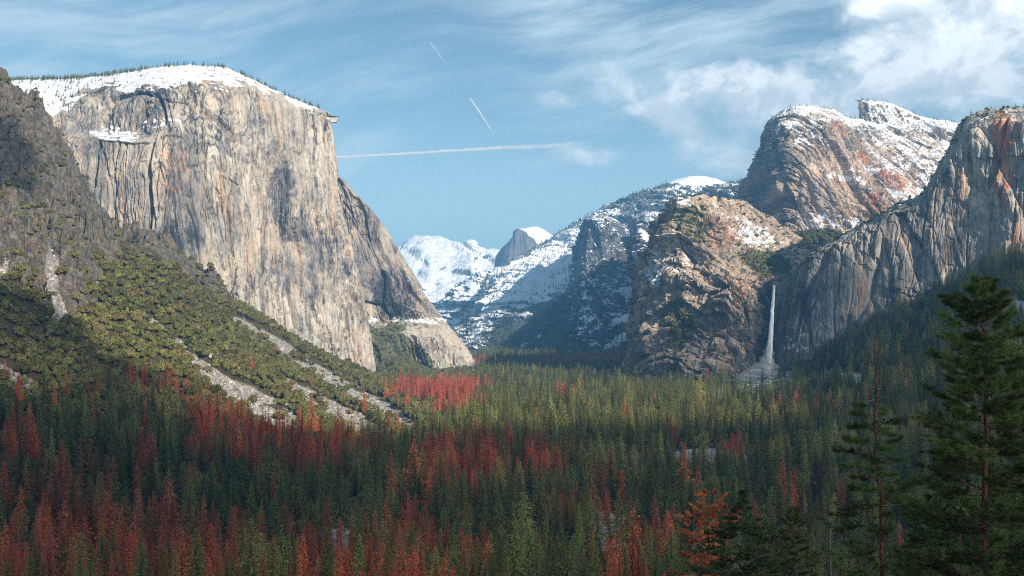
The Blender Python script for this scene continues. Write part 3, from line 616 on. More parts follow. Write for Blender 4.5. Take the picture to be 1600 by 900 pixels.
def rw_masks(Q, n, px, py):
    nz = n[..., 2]; x, y, z = (Q[..., i] for i in range(3)); lf = fbm(x / 70, y / 70, z / 60, 4); l2 = fbm(x / 25, y / 25, z / 15, 3)
    rimY = np.interp(px, [1220, 1256, 1320, 1400, 1436, 1488, 1509, 1600], [440, 405, 368, 322, 311, 228, 190, 172])
    snow = 0.25 * sstep(nz, 0.35, 0.7) * (py < 560) + 0.5 * sstep(ell(px, py, 1255, 540, 40, 30), 0, .3) * (l2 > 0.12)
    snow = snow + 0.35 * sstep(py, 555, 590) * (l2 > 0)
    snow += 0.55 * (seg(px, py, 1578, 490, 1600, 478)[0] < 8) + 0.18 * sstep(nz, 0.5, 0.8) * (py - rimY < 14)
    veg = 0.5 * sstep(py - rimY, 16, 3) * (lf > 0) + 0.7 * sstep(ell(px, py, 1330, 545, 60, 30), 0, .4) + 0.15 * sstep(nz, .4, .8)
    rust = 0.62 * sstep(ell(px, py, 1566, 250, 22, 110) + .3 * lf, 0, .5) + 0.55 * sstep(ell(px, py, 1590, 370, 14, 60), 0, .5) + 0.40 * sstep(ell(px, py, 1414, 370, 14, 70), 0, .5) + 0.5 * sstep(ell(px, py, 1345, 450, 14, 60), 0, .5) + 0.5 * sstep(ell(px, py, 1575, 200, 35, 40), 0, .5) + 0.4 * sstep(ell(px, py, 1505, 290, 14, 50), 0, .5) + .3 * sstep(ell(px, py, 1540, 385, 20, 10), 0, .5)
    crack = seg(px, py, 1400, 318, 1600, 378)[0] < 3 + 2 * l2
    dark = 0.02 + 0.3 * sstep(px, 1340, 1290) + 0.35 * sstep(lf, 0, .4) - 0.9 * sstep(ell(px, py, 1470, 452, 60, 30, -10) + .3 * lf, 0, .4) - 0.7 * sstep(ell(px, py, 1545, 300, 60, 60, 50) + .3 * lf, 0, .5) - 0.5 * sstep(ell(px, py, 1345, 470, 30, 60), 0, .5) - 0.35 * sstep(ell(px, py, 1520, 355, 90, 14, 16), 0, .4) + 0.5 * crack + 0.5 * sstep(ell(px, py, 1235, 490, 50, 70), 0, .4)  # also paints a sunlit patch and the shaded left end into rock tone
    return np.clip(snow, 0, 1.2), np.clip(veg, 0, 1), np.clip(rust, 0, 1), np.clip(dark, -1, 1)
rw = [[(a, b, rwY(c)) for a, b, c in col_] for col_ in rw]
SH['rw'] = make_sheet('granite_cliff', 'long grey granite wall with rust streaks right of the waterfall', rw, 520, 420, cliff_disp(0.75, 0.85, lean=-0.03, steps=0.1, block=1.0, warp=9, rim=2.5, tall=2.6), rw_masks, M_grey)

# ------------------------------------------------------------------ ground
NEAR = [(3, 198.3), (30, 190.5), (60, 181), (150, 152), (300, 108), (450, 66)]
tcols = {
 -700: [(600,860),(900,560),(1300,280),(1700,80),(2200,60),(3000,150),(4500,300),(7000,450)],
 -350: [(600,890),(800,740),(1200,500),(1700,250),(2100,60),(2600,110),(4000,260),(7000,450)],
 -150: [(600,905),(750,800),(1100,640),(1500,420),(1900,190),(2150,60),(2600,130),(4000,300),(7000,470)],
 0:   [(600,925),(700,880),(820,797),(1000,707),(1270,595),(1450,468),(1700,315),(1880,205),(2050,112),(2400,235),(3200,420),(7000,545)],
 40:  [(600,928),(710,880),(835,798),(1025,708),(1300,597),(1500,468),(1750,325),(1940,220),(2090,140),(2450,260),(3200,425),(7000,545)],
 85:  [(600,930),(720,880),(850,800),(1050,710),(1330,600),(1550,475),(1800,345),(2000,250),(2130,190),(2500,300),(3200,430),(7000,545)],
 120: [(610,931),(730,880),(865,800),(1075,710),(1365,600),(1600,490),(1850,380),(2050,295),(2180,235),(2550,340),(3200,450),(7000,545)],
 155: [(620,932),(740,880),(880,800),(1100,710),(1400,603),(1650,505),(1900,415),(2100,345),(2230,303),(2600,390),(3200,475),(7000,545)],
 230: [(630,935),(760,880),(920,802),(1150,718),(1450,628),(1700,547),(1950,465),(2150,405),(2320,355),(2700,430),(3300,500),(7000,545)],
 300: [(640,935),(770,880),(950,802),(1180,722),(1500,640),(1750,572),(2000,507),(2200,455),(2380,408),(2700,465),(3300,540),(7000,545)],
 350: [(645,935),(775,882),(975,798),(1215,718),(1550,642),(1800,585),(2050,535),(2250,495),(2430,455),(2750,500),(3300,575),(7000,545)],
 400: [(650,935),(780,884),(1000,795),(1250,715),(1600,645),(1850,600),(2100,562),(2300,528),(2480,494),(2800,535),(3300,600),(7000,545)],
 500: [(650,940),(780,888),(1000,805),(1300,728),(1650,672),(1900,638),(2150,608),(2400,577),(2600,548),(2900,575),(3300,605),(7000,545)],
 560: [(650,940),(790,888),(1050,802),(1400,722),(1700,686),(2000,650),(2300,618),(2700,582),(3000,590),(3500,600),(4500,577),(7000,545)],
 620: [(650,940),(790,892),(1100,792),(1500,712),(1850,676),(2200,645),(2600,612),(3100,596),(3700,572),(4000,560),(4400,560),(7000,545)],
 680: [(650,940),(790,895),(1200,765),(1700,688),(2300,640),(3000,604),(3600,588),(3900,582),(4300,573),(7000,546)],
 740: [(650,945),(790,896),(1200,761),(2000,656),(3000,604),(4000,578),(5000,563),(7000,546)],
 850: [(650,948),(790,896),(1200,761),(2000,656),(3000,604),(4000,578),(5000,563),(7000,546)],
 950: [(650,948),(790,896),(1200,760),(2000,655),(3000,602),(4000,577),(5000,562),(7000,546)],
 1050:[(650,946),(790,895),(1200,758),(2000,652),(2600,616),(3000,600),(4000,575),(5000,560),(7000,544)],
 1150:[(650,944),(790,893),(1200,755),(2000,648),(2400,616),(2600,600),(3000,585),(5000,540),(7000,530)],
 1210:[(650,942),(790,889),(1200,750),(1900,650),(2300,616),(2500,596),(2700,578),(3000,560),(5000,530),(7000,520)],
 1270:[(650,940),(790,884),(1200,742),(1800,652),(2300,608),(2550,574),(2800,555),(5000,500),(7000,500)],
 1350:[(650,930),(790,868),(1100,745),(1500,664),(2000,592),(2300,550),(2480,522),(2800,500),(5000,470),(7000,480)],
 1450:[(650,912),(790,836),(1100,718),(1500,628),(1900,560),(2200,510),(2380,480),(2800,445),(5000,440),(7000,470)],
 1550:[(650,898),(790,808),(1100,688),(1500,592),(1800,528),(2050,468),(2250,430),(2800,400),(5000,420),(7000,460)],
 1650:[(650,880),(790,785),(1100,660),(1500,552),(1800,480),(2000,430),(2200,395),(2800,380),(5000,400),(7000,450)],
 1900:[(650,850),(790,740),(1100,600),(1500,480),(1800,400),(2200,330),(2800,300),(5000,350),(7000,420)],
 2300:[(650,800),(790,680),(1100,520),(1500,400),(1800,330),(2200,260),(2800,240),(5000,300),(7000,400)],
}
Yg = np.concatenate([np.geomspace(3, 420, 60, endpoint=False), np.linspace(420, 2750, 560, endpoint=False), np.geomspace(2750, 7000, 110, endpoint=False), np.geomspace(7000, 60000, 14)])
pxg = np.concatenate([np.linspace(-700, -20, 60, endpoint=False), np.linspace(-20, 680, 330, endpoint=False), np.linspace(680, 1620, 190, endpoint=False), np.linspace(1620, 2300, 40)])
tk = sorted(tcols); cz = []
for k_ in tk:
    pts = NEAR + [(Y, CZ + (500 - p) / F * Y) for Y, p in tcols[k_]] + [(12000, -10), (60000, -60)]
    a = np.array(pts); cz.append(pchip(np.log(a[:, 0]), a[:, 1], np.log(Yg)))
Zg = pchip(np.array(tk, float), np.array(cz), pxg)              # nx x nY
PXg, YY = np.meshgrid(pxg, Yg, indexing='ij'); XX = (PXg - 800) / F * YY
PYg = 500 - F * (Zg - CZ) / YY
# how rocky: the crag at the upper left, and scattered outcrops on the scrub slope
nlf = fbm(XX / 220, YY / 220, Zg / 220, 4); nmf = fbm(XX / 70, YY / 70, Zg / 70, 4)
crag_edge = np.interp(PXg, [-200, 0, 60, 110, 150, 200, 260, 320, 360, 420], [440, 460, 490, 490, 440, 385, 375, 430, 450, 400])
hill = sstep(PXg, 640, 560) * sstep(Zg, 25, 60)
rock = sstep(PYg + 120 * nlf + 45 * nmf, crag_edge + 30, crag_edge - 50) * hill * sstep(YY, 900, 1300)
ridged = sstep(np.abs(PXg - np.interp(PYg, [110, 190, 303, 355, 455, 494], [0, 85, 155, 230, 350, 400])), 60, 15) * (nmf > -0.05)
rock = np.maximum(rock, 0.9 * ridged * sstep(PYg, 500, 450) * hill)
talus = np.zeros_like(rock)
for (x0, y0, x1, y1, w0, w1) in ((222, 492, 285, 545, 4, 7), (285, 552, 345, 600, 5, 12), (345, 598, 440, 650, 12, 26), (372, 500, 470, 560, 4, 11), (470, 560, 560, 615, 11, 12), (555, 612, 648, 668, 13, 9),
                                 (405, 570, 480, 618, 3, 9), (480, 618, 590, 678, 12, 16), (320, 545, 340, 562, 3, 4), (0, 575, 60, 608, 10, 6), (75, 400, 95, 500, 9, 7), (0, 415, 18, 450, 8, 6), (20, 605, 45, 625, 3, 2), (470, 500, 520, 520, 2, 3)):
    dd, tt = seg(PXg + 5 * nmf * 3, PYg + 3 * nlf, x0, y0, x1, y1); w = (w0 + (w1 - w0) * tt) * .95 + 1
    talus = np.maximum(talus, sstep(dd, w * 1.25 + 1, w * 0.75) * sstep(nmf, 0.6, 0.25))
talus *= sstep(YY, 3200, 3000)
rock = rock * (1 - talus)
isl = hill * sstep(PXg, 640, 560)
dz_ = rock * (-46 + 34 * (1 - np.abs(pn((XX + .5 * Zg) / 210, YY / 210, Zg / 900)) * 3) - 26 * groove(pn((XX + .4 * Zg) / 95 + 4, YY / 95, Zg / 500), .16) + 26 * (1 - np.abs(fbm(XX / 130, YY / 130, Zg / 260, 4)) * 2.2) + 14 * (1 - np.abs(fbm(XX / 42, YY / 42, Zg / 90, 4)) * 2.2) - 12 * groove(pn(XX / 38, YY / 38, Zg / 150), .2) + 5 * fbm(XX / 14, YY / 14, Zg / 25, 3))
dz_ += isl * (1 - rock) * (16 * nlf + 7 * nmf) - talus * 9 + talus * 2.2 * fbm(XX / 9, YY / 9, Zg / 9, 3)
dz_ += (1 - isl) * sstep(YY, 300, 700) * 2.5 * nlf + 0.15 * fbm(XX / 3, YY / 3, 0 * XX, 2) * sstep(YY, 120, 60)
Zg = Zg + dz_ * sstep(YY, 200, 600)
hf1, he1 = facet((XX * .8 + YY * .6) / 46, (Zg + 20 * nmf) / 62, 21); hf2, he2 = facet((XX * .8 + YY * .6) / 17, (Zg + 9 * nmf) / 24, 22)
Zg = Zg + rock * (11 * hf1 - 7 * (1 - sstep(he1, 0, .12)) + 5.5 * hf2)
def rocksteps(Z):
    s = Z / 30 + 0.9 * nlf + 0.6 * nmf; fr = s - np.floor(s); return (np.floor(s) + sstep(fr, 0.25, 0.75) - s) * 30
Zg = Zg + rock * 0.55 * rocksteps(Zg)
TP = np.stack([XX, YY, Zg], -1)
gn = grid_normals(TP); gpx, gpy = proj(TP)
snowg = 0.9 * sstep(ell(gpx, gpy, 530, 845, 30, 26), 0, .3) + 0.9 * sstep(ell(gpx, gpy, 1105, 720, 80, 24), 0, .3) + 0.8 * sstep(ell(gpx, gpy, 945, 830, 34, 40), 0, .3)
snowg += 0.9 * sstep(ell(gpx, gpy, 940, 612, 30, 8), 0, .3) + 0.62 * sstep(ell(gpx, gpy, 1195, 596, 60, 22, -10), 0, .3) * (fbm(XX / 14, YY / 14, 0 * XX, 3) > -.1) + .6 * sstep(ell(gpx, gpy, 1330, 590, 26, 12), 0, .3) + .7 * sstep(ell(gpx, gpy, 1590, 480, 26, 14), 0, .3)
snowg += 0.25 * sstep(fbm(XX / 40, YY / 40, 0 * XX, 3), 0.1, .4) * (1 - isl) + 0.25 * rock * sstep(fbm(XX / 20, YY / 20, Zg / 20, 3), 0.3, .6)
m_gr, g = material('hillside')
pos = g.v('SCALE', g.node('ShaderNodeNewGeometry').outputs['Position'], 0.001)
ma = g.attr('masks'); mx = g.xyz(ma.outputs['Color'])
n1, n2, n3 = g.noise(pos, 14, 5, 0.62), g.noise(pos, 90, 5, 0.65), g.noise(pos, 420, 4, 0.65)
soil = g.mix(n2, (0.030, 0.030, 0.016), (0.10, 0.085, 0.050))
soil = g.mix(g.smooth(n1, 0.45, 0.6), soil, (0.085, 0.075, 0.045))
rk = g.ramp(g.m('ADD', g.m('MULTIPLY', n2, 0.6), g.m('MULTIPLY', n3, 0.4)), [(0.30, (0.030, 0.030, 0.030)), (0.43, (0.075, 0.071, 0.066)), (0.55, (0.155, 0.142, 0.126)), (0.68, (0.32, 0.285, 0.24))])
rk = g.mix(g.m('MULTIPLY', g.smooth(g.noise(pos, 40, 4), 0.52, 0.65), 0.35), rk, (0.26, 0.17, 0.11))
col = g.mix(g.smooth(g.m('ADD', mx[0], g.m('MULTIPLY', g.m('SUBTRACT', n2, 0.5), 0.9)), 0.35, 0.6), soil, rk)
ta = g.ramp(n3, [(0.3, (0.14, 0.136, 0.13)), (0.5, (0.27, 0.26, 0.25)), (0.7, (0.44, 0.42, 0.40))])
col = g.mix(g.smooth(g.m('ADD', mx[1], g.m('MULTIPLY', g.m('SUBTRACT', n2, 0.5), 0.5)), 0.35, 0.6), col, ta)
col = g.mix(g.smooth(g.m('ADD', mx[2], g.m('MULTIPLY', g.m('SUBTRACT', n2, 0.5), 0.6)), 0.5, 0.6), col, (0.80, 0.83, 0.88))
g.surface(col, 0.95, g.bump(g.m('ADD', g.m('MULTIPLY', n2, 6), g.m('MULTIPLY', n3, 2)), 2.0, 0.9))
me = mesh_np('ground', TP.reshape(-1, 3), grid_quads(len(pxg), len(Yg)), m_gr, smooth=False, attrs={'masks': np.stack([rock, talus, snowg, 0 * rock], -1).reshape(-1, 4)})
link('ground', me, kind='structure', label='valley floor and slopes, brushy hillside with talus chutes on the left')
# lookups on the ground grid
def ground(x, y, extra=None):
    px = 800 + F * x / y
    fi = np.interp(px, pxg, np.arange(len(pxg))); fj = np.interp(y, Yg, np.arange(len(Yg)))
    i = np.clip(fi.astype(int), 0, len(pxg) - 2); j = np.clip(fj.astype(int), 0, len(Yg) - 2); a = fi - i; b = fj - j
    def lk(A): return A[i, j] * (1-a) * (1-b) + A[i+1, j] * a * (1-b) + A[i, j+1] * (1-a) * b + A[i+1, j+1] * a * b
    return [lk(A) for A in (Zg,) + tuple(extra or ())]
def hit(px, py, Y0=420, Y1=6500):
    """ground point seen at a photo pixel"""
    Ys = np.geomspace(Y0, Y1, 1500); z = ground((px - 800) / F * Ys, Ys)[0]; p = 500 - F * (z - CZ) / Ys
    k = np.nonzero(p <= py)[0]; Y = Ys[k[0]] if len(k) else 3000.0
    return (px - 800) / F * Y, Y, float(ground(np.array([(px - 800) / F * Y]), np.array([Y]))[0][0])

# ------------------------------------------------------------------ foliage materials
def foliage(name, dark, light, hot=None, translucent=0.2, hue=0.03, vr=(0.5, 1.4)):
    m, g = material(name)
    rnd = g.node('ShaderNodeObjectInfo').outputs['Random']
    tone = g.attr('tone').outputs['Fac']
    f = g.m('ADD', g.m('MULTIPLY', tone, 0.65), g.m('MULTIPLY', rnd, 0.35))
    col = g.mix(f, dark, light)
    if hot:
        pick = g.smooth(g.m('FRACT', g.m('MULTIPLY', rnd, 7.31)), 0.80, 0.95)
        col = g.mix(g.m('MULTIPLY', pick, 0.8), col, hot)
    hs = g.node('ShaderNodeHueSaturation'); g.put(hs.inputs['Color'], col)
    g.put(hs.inputs['Hue'], g.lin(g.m('FRACT', g.m('MULTIPLY', rnd, 13.7)), 0, 1, 0.5 - hue, 0.5 + hue))
    g.put(hs.inputs['Value'], g.lin(g.m('FRACT', g.m('MULTIPLY', rnd, 5.3)), 0, 1, *vr))
    g.surface(hs.outputs[0], 0.85, None, 0.12, translucent); return m
M_green = foliage('conifer_needles', (0.048, 0.070, 0.026), (0.28, 0.295, 0.095), (0.38, 0.33, 0.115), translucent=.35)
M_red = foliage('dead_needles', (0.32, 0.062, 0.028), (0.78, 0.245, 0.115), (0.42, 0.21, 0.13), 0.35, 0.010)
M_oak = foliage('oak_leaves', (0.050, 0.064, 0.020), (0.27, 0.26, 0.095), (0.22, 0.17, 0.08), vr=(0.75, 1.2))
M_snag = foliage('bare_twigs', (0.13, 0.12, 0.125), (0.27, 0.25, 0.25), None, 0.0, 0.01)
M_sage = foliage('yellow_needles', (0.10, 0.10, 0.035), (0.24, 0.21, 0.085), None, 0.2)
m_bark, g = material('bark'); p_ = g.node('ShaderNodeNewGeometry').outputs['Position']
bn = g.noise(g.v('MULTIPLY', p_, (9, 9, 1.2)), 1.0, 4)
g.surface(g.mix(bn, (0.05, 0.035, 0.028), (0.20, 0.13, 0.095)), 0.95)
m_grey, g = material('grey_wood'); p_ = g.node('ShaderNodeNewGeometry').outputs['Position']
g.surface(g.mix(g.noise(g.v('MULTIPLY', p_, (9, 9, 1.0)), 1.0, 4), (0.14, 0.13, 0.125), (0.36, 0.33, 0.31)), 0.95)
m_redbark, g = material('red_bark'); p_ = g.node('ShaderNodeNewGeometry').outputs['Position']
g.surface(g.mix(g.smooth(g.noise(g.v('MULTIPLY', p_, (14, 14, 3)), 1.0, 5), 0.35, 0.65), (0.035, 0.024, 0.020), (0.20, 0.085, 0.055)), 0.95)

# ------------------------------------------------------------------ tree shapes
def tube(pts, rad, ns=6):
    """quads of a tapered tube along pts"""
    pts = np.asarray(pts, float); rad = np.asarray(rad, float); n = len(pts)
    d = np.gradient(pts, axis=0); d /= np.linalg.norm(d, axis=1, keepdims=True) + 1e-9
    ref = np.where(np.abs(d[:, 2:3]) > 0.9, np.array([[1., 0, 0]]), np.array([[0, 0, 1.]]))
    a = np.cross(d, ref); a /= np.linalg.norm(a, axis=1, keepdims=True) + 1e-9; b = np.cross(d, a)
    th = np.arange(ns) * 2 * math.pi / ns
    V = pts[:, None] + rad[:, None, None] * (np.cos(th)[None, :, None] * a[:, None] + np.sin(th)[None, :, None] * b[:, None])
    i = np.arange(n - 1)[:, None] * ns; j = np.arange(ns)[None]; j2 = (j + 1) % ns
    q = np.stack([i + j, i + j2, i + ns + j2, i + ns + j], -1).reshape(-1, 4)
    return V.reshape(-1, 3), q
def join(parts):
    vs, qs, o = [], [], 0
    for v, q in parts: vs.append(v); qs.append(q + o); o += len(v)
    return np.concatenate(vs), np.concatenate(qs)
def diamonds(c, d, w, s, sag=0.3):
    """leafy sprays: centre, outward dir, side dir, size"""
    z = np.array([0, 0, 1.0]); s = s[:, None]
    p = np.stack([c - d * s, c + w * s * 0.55 - z * s * sag * .4, c + d * s - z * s * sag, c - w * s * 0.55 - z * s * sag * .4], 1)
    n = len(c); return p.reshape(-1, 3), np.arange(4 * n).reshape(n, 4)
def unit(v): return v / (np.linalg.norm(v, axis=-1, keepdims=True) + 1e-9)
def conifer(seed, H=40, Rc=4.6, base=0.12, gap=0.85, nbr=6, per=5, size=0.85, droop=0.35, prof=0.85, irr=0.35, keep=1.0, lean=0.0):
    r = np.random.default_rng(seed)
    tz = np.linspace(0, H * 0.985, 9); sway = np.cumsum(r.normal(0, 0.10, (9, 2)), 0)
    pts = np.stack([sway[:, 0], sway[:, 1], tz], 1); rad = 0.42 * (1 - tz / H) ** 0.8 + 0.03
    tv, tq = tube(pts, rad, 6)
    hs = np.arange(base * H, H * 0.995, gap * H / 40)
    C, Dd, Wd, Sz, T = [], [], [], [], []
    ph = r.uniform(0, 6.28)
    for h in hs:
        t = (h / H - base) / (1 - base)
        L0 = Rc * ((1 - t) ** prof) * (0.45 + 0.55 * min(1, t / 0.15)) * (1 + irr * 0.5 * math.sin(h * 0.9 + seed)) + 0.35
        for b in range(nbr):
            if r.random() > keep: continue
            ph += 2.4; an = ph + r.normal(0, .35); L = L0 * (1 + irr * r.normal(0, 0.6))
            L = max(0.4, L); dr = np.array([math.cos(an), math.sin(an), 0.0])
            k = max(2, int(per * L / Rc + 1.5)); f = (np.arange(k) + r.uniform(0.2, 1, k)) / k
            c = dr[None] * (L * f)[:, None]; c[:, 2] += h + r.normal(0, .2) - droop * L * f ** 1.5 + 0.18 * L * f * (t > 0.6)
            c[:, :2] += np.array([np.interp(h, tz, sway[:, 0]), np.interp(h, tz, sway[:, 1])])
            c += r.normal(0, 0.22, c.shape)
            dd = unit(dr[None] + np.array([0, 0, -droop]) + r.normal(0, .45, c.shape))
            ww = unit(np.cross(dd, np.array([0, 0, 1.0])) + r.normal(0, .4, c.shape))
            C.append(c); Dd.append(dd); Wd.append(ww); Sz.append(size * r.uniform(0.6, 1.25, k) * (0.55 + 0.45 * (1 - t)))
            T.append(np.clip(0.06 + 0.85 * f + r.normal(0, .16, k) + 0.25 * math.sin(an * 2 + h * .6) * irr, 0, 1))  # sprays darker inside: dark bark, and the crown's inner shade painted in
    c = np.concatenate(C); v, q = diamonds(c, np.concatenate(Dd), np.concatenate(Wd), np.concatenate(Sz))
    return (tv, tq), (v, q, np.repeat(np.concatenate(T), 4))
def snag(seed, H=32, Rc=3.0, nb=190, twig=6):
    r = np.random.default_rng(seed); tz = np.linspace(0, H, 9); sway = np.cumsum(r.normal(0, 0.09, (9, 2)), 0)
    tv, tq = tube(np.stack([sway[:, 0], sway[:, 1], tz], 1), 0.36 * (1 - tz / H) ** 0.8 + 0.03, 6)
    C, Dd, Wd, Sz = [], [], [], []
    for i in range(nb):
        h = H * r.uniform(0.18, 0.99); t = h / H; L = Rc * (1 - t) ** 0.7 * r.uniform(.5, 1.2) + .3; an = r.uniform(0, 6.28)
        dr = np.array([math.cos(an), math.sin(an), r.normal(-.05, .25)]); dr /= np.linalg.norm(dr); s0 = np.array([np.interp(h, tz, sway[:, 0]), np.interp(h, tz, sway[:, 1]), h])
        C.append(s0 + dr * L / 2); Dd.append(dr); Wd.append(np.array([-math.sin(an), math.cos(an), 0.3])); Sz.append([L / 2, .055])
        for j in range(twig):
            f = r.uniform(.3, 1); d2 = unit(dr + r.normal(0, .6, 3)); l2 = L * r.uniform(.12, .3)
            C.append(s0 + dr * L * f + d2 * l2 / 2); Dd.append(d2); Wd.append(unit(r.normal(0, 1, 3))); Sz.append([l2 / 2, .05])
    c, d, w, s = map(np.array, (C, Dd, Wd, Sz))
    p = np.stack([c - d * s[:, :1], c + w * s[:, 1:], c + d * s[:, :1], c - w * s[:, 1:]], 1).reshape(-1, 3)
    return (tv, tq), (p, np.arange(len(p)).reshape(-1, 4), np.repeat(r.uniform(0, 1, len(c)), 4))
def oak(seed, Rw=5.5, Hh=7.5, n=900, size=0.95):
    r = np.random.default_rng(seed); nl = 7
    lob = np.stack([r.normal(0, .36, nl), r.normal(0, .36, nl), r.uniform(.30, .66, nl)], 1); lr = r.uniform(.34, .50, nl); lob[0] = (0, 0, .62); lr[0] = .48
    k = r.integers(0, nl, n); u = unit(r.normal(0, 1, (n, 3))); u[:, 2] = np.abs(u[:, 2]) * 1.15 - 0.25
    rad = lr[k] * r.uniform(.72, 1.05, n); c = lob[k] + unit(u) * rad[:, None]; c[:, 2] = np.maximum(c[:, 2], 0.03)
    c = c * np.array([Rw, Rw, Hh]); uu = unit(u); nn_ = unit(uu + r.normal(0, .33, (n, 3))); d = unit(np.cross(nn_, r.normal(0, 1, (n, 3)))); w = unit(np.cross(nn_, d))
    v, q = diamonds(c, d, w, size * r.uniform(.55, 1.2, n), .1)
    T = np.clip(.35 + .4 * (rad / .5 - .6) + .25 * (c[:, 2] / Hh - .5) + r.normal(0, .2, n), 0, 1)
    br = [tube([(0, 0, -1), (.2, .1, Hh * .3), (.1, 0, Hh * .6)], [.45, .35, .15], 5)]
    for i in range(3):
        e = lob[i] * np.array([Rw, Rw, Hh]); br.append(tube([(0.1, 0, Hh * .2), e * .6, e], [.25, .15, .06], 4))
    return join(br), (v, q, np.repeat(T, 4))
def build(name, tr, cr, mt, mc):
    a = mesh_np(name + '_trunk', tr[0], tr[1], mt)
    b = mesh_np(name + '_crown', cr[0], cr[1], mc, {'tone': cr[2]}, smooth=False)
    V = np.concatenate([tr[0], cr[0]]); Q = np.concatenate([tr[1], cr[1] + len(tr[0])])
    j = mesh_np(name, V, Q, [mt, mc], {'tone': np.concatenate([np.full(len(tr[0]), .5), cr[2]])}, smooth=False, fmat=np.r_[np.zeros(len(tr[1])), np.ones(len(cr[1]))])
    return a, b, j
PR = {}
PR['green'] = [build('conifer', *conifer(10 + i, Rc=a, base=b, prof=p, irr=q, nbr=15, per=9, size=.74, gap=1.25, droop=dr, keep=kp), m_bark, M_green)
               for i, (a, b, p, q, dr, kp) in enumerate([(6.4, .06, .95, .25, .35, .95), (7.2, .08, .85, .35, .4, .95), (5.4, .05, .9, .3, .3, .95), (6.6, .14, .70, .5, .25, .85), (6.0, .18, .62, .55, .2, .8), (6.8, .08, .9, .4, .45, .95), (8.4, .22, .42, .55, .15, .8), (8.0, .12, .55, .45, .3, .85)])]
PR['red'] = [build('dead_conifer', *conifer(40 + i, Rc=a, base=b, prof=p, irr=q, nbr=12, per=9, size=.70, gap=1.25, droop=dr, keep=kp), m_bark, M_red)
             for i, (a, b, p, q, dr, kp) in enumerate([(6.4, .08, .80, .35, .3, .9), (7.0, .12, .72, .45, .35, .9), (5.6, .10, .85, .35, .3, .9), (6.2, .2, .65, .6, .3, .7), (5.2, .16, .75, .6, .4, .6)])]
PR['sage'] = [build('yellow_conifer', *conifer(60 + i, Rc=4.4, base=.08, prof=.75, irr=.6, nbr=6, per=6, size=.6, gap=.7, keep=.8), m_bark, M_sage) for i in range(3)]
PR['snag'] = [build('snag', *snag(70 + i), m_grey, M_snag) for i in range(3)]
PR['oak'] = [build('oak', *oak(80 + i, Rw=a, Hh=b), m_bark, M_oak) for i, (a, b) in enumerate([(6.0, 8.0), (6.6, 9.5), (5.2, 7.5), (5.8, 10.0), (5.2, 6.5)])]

# ------------------------------------------------------------------ where trees stand
def jitter_grid(y0, y1, s, t0, t1):
    ys = np.arange(y0, y1, s); P = []
    for y in ys:
        xs = np.arange(t0 * y1, t1 * y1, s)
        xs = xs[(xs > t0 * y) & (xs < t1 * y)]
        P.append(np.stack([xs + rng.uniform(-.48, .48, len(xs)) * s, y + rng.uniform(-.48, .48, len(xs)) * s], 1))
    return np.concatenate(P)
pts = np.concatenate([jitter_grid(470, 1300, 13.5, -.58, .58), jitter_grid(1300, 2600, 13.0, -.56, .56), jitter_grid(2600, 3600, 12, -.22, .45), jitter_grid(3600, 6600, 15, -.16, .16)])
TX, TY = pts[:, 0], pts[:, 1]
TZ, tro, tta, tsn, tlf = ground(TX, TY, (rock, talus, snowg, nmf))
TPX = 800 + F * TX / TY; TPY = 500 - F * (TZ - CZ) / TY
N = len(TX); rv = rng.random(N); rv2 = rng.random(N)
cl = fbm(TX / 60, TY / 60, 0 * TX, 3)            # clumping
ppm = F / TY                                     # pixels per metre
# brushy hillside above this line, conifers below
line = np.interp(TPX, [-50, 0, 100, 200, 300, 400, 450, 520, 580, 640, 700, 745, 760], [650, 640, 650, 615, 640, 668, 665, 680, 690, 700, 668, 620, 0])
onhill = sstep(TPY + 26 * cl, line + 28, line - 12)
onhill = onhill * (TPX < 760)
isoak = rv < onhill
# oaks among the lower-left conifers
isoak |= (TPX < 460) & (rv2 < 0.42 * (cl > -.05)) & (TPY < 800) & (TPX > 90)
isoak |= (TPX < 660) & (rv2 < 0.16) & (TPY < 870)
dens = np.ones(N) * np.where(isoak, 1, .93)
bnd = fbm(TX / 90 + .6 * TZ / 90, TY / 90, 0 * TX + 3, 3)
dens = np.where(isoak & (onhill > .5), 1 - sstep(tro, .25, .6) * (0.93 - 0.88 * sstep(bnd, -.02, .12)), dens)
dens *= 1 - sstep(tta, .2, .45) * .98
dens *= np.where(~isoak | (onhill < .5), 1 - .93 * sstep(tsn, .3, .5), 1)
dens *= np.where(TPX > 1180, 1 - .9 * (tsn > .5), 1)
gap = fbm(TX / 34 + 3, TY / 34, 0 * TX + 9, 3); dens = dens * np.where((TPX > 1100) & (TPX < 1) | isoak, 1, 1 - .85 * sstep(gap, .20, .34))
keepm = rng.random(N) < dens
redm = np.zeros(N)
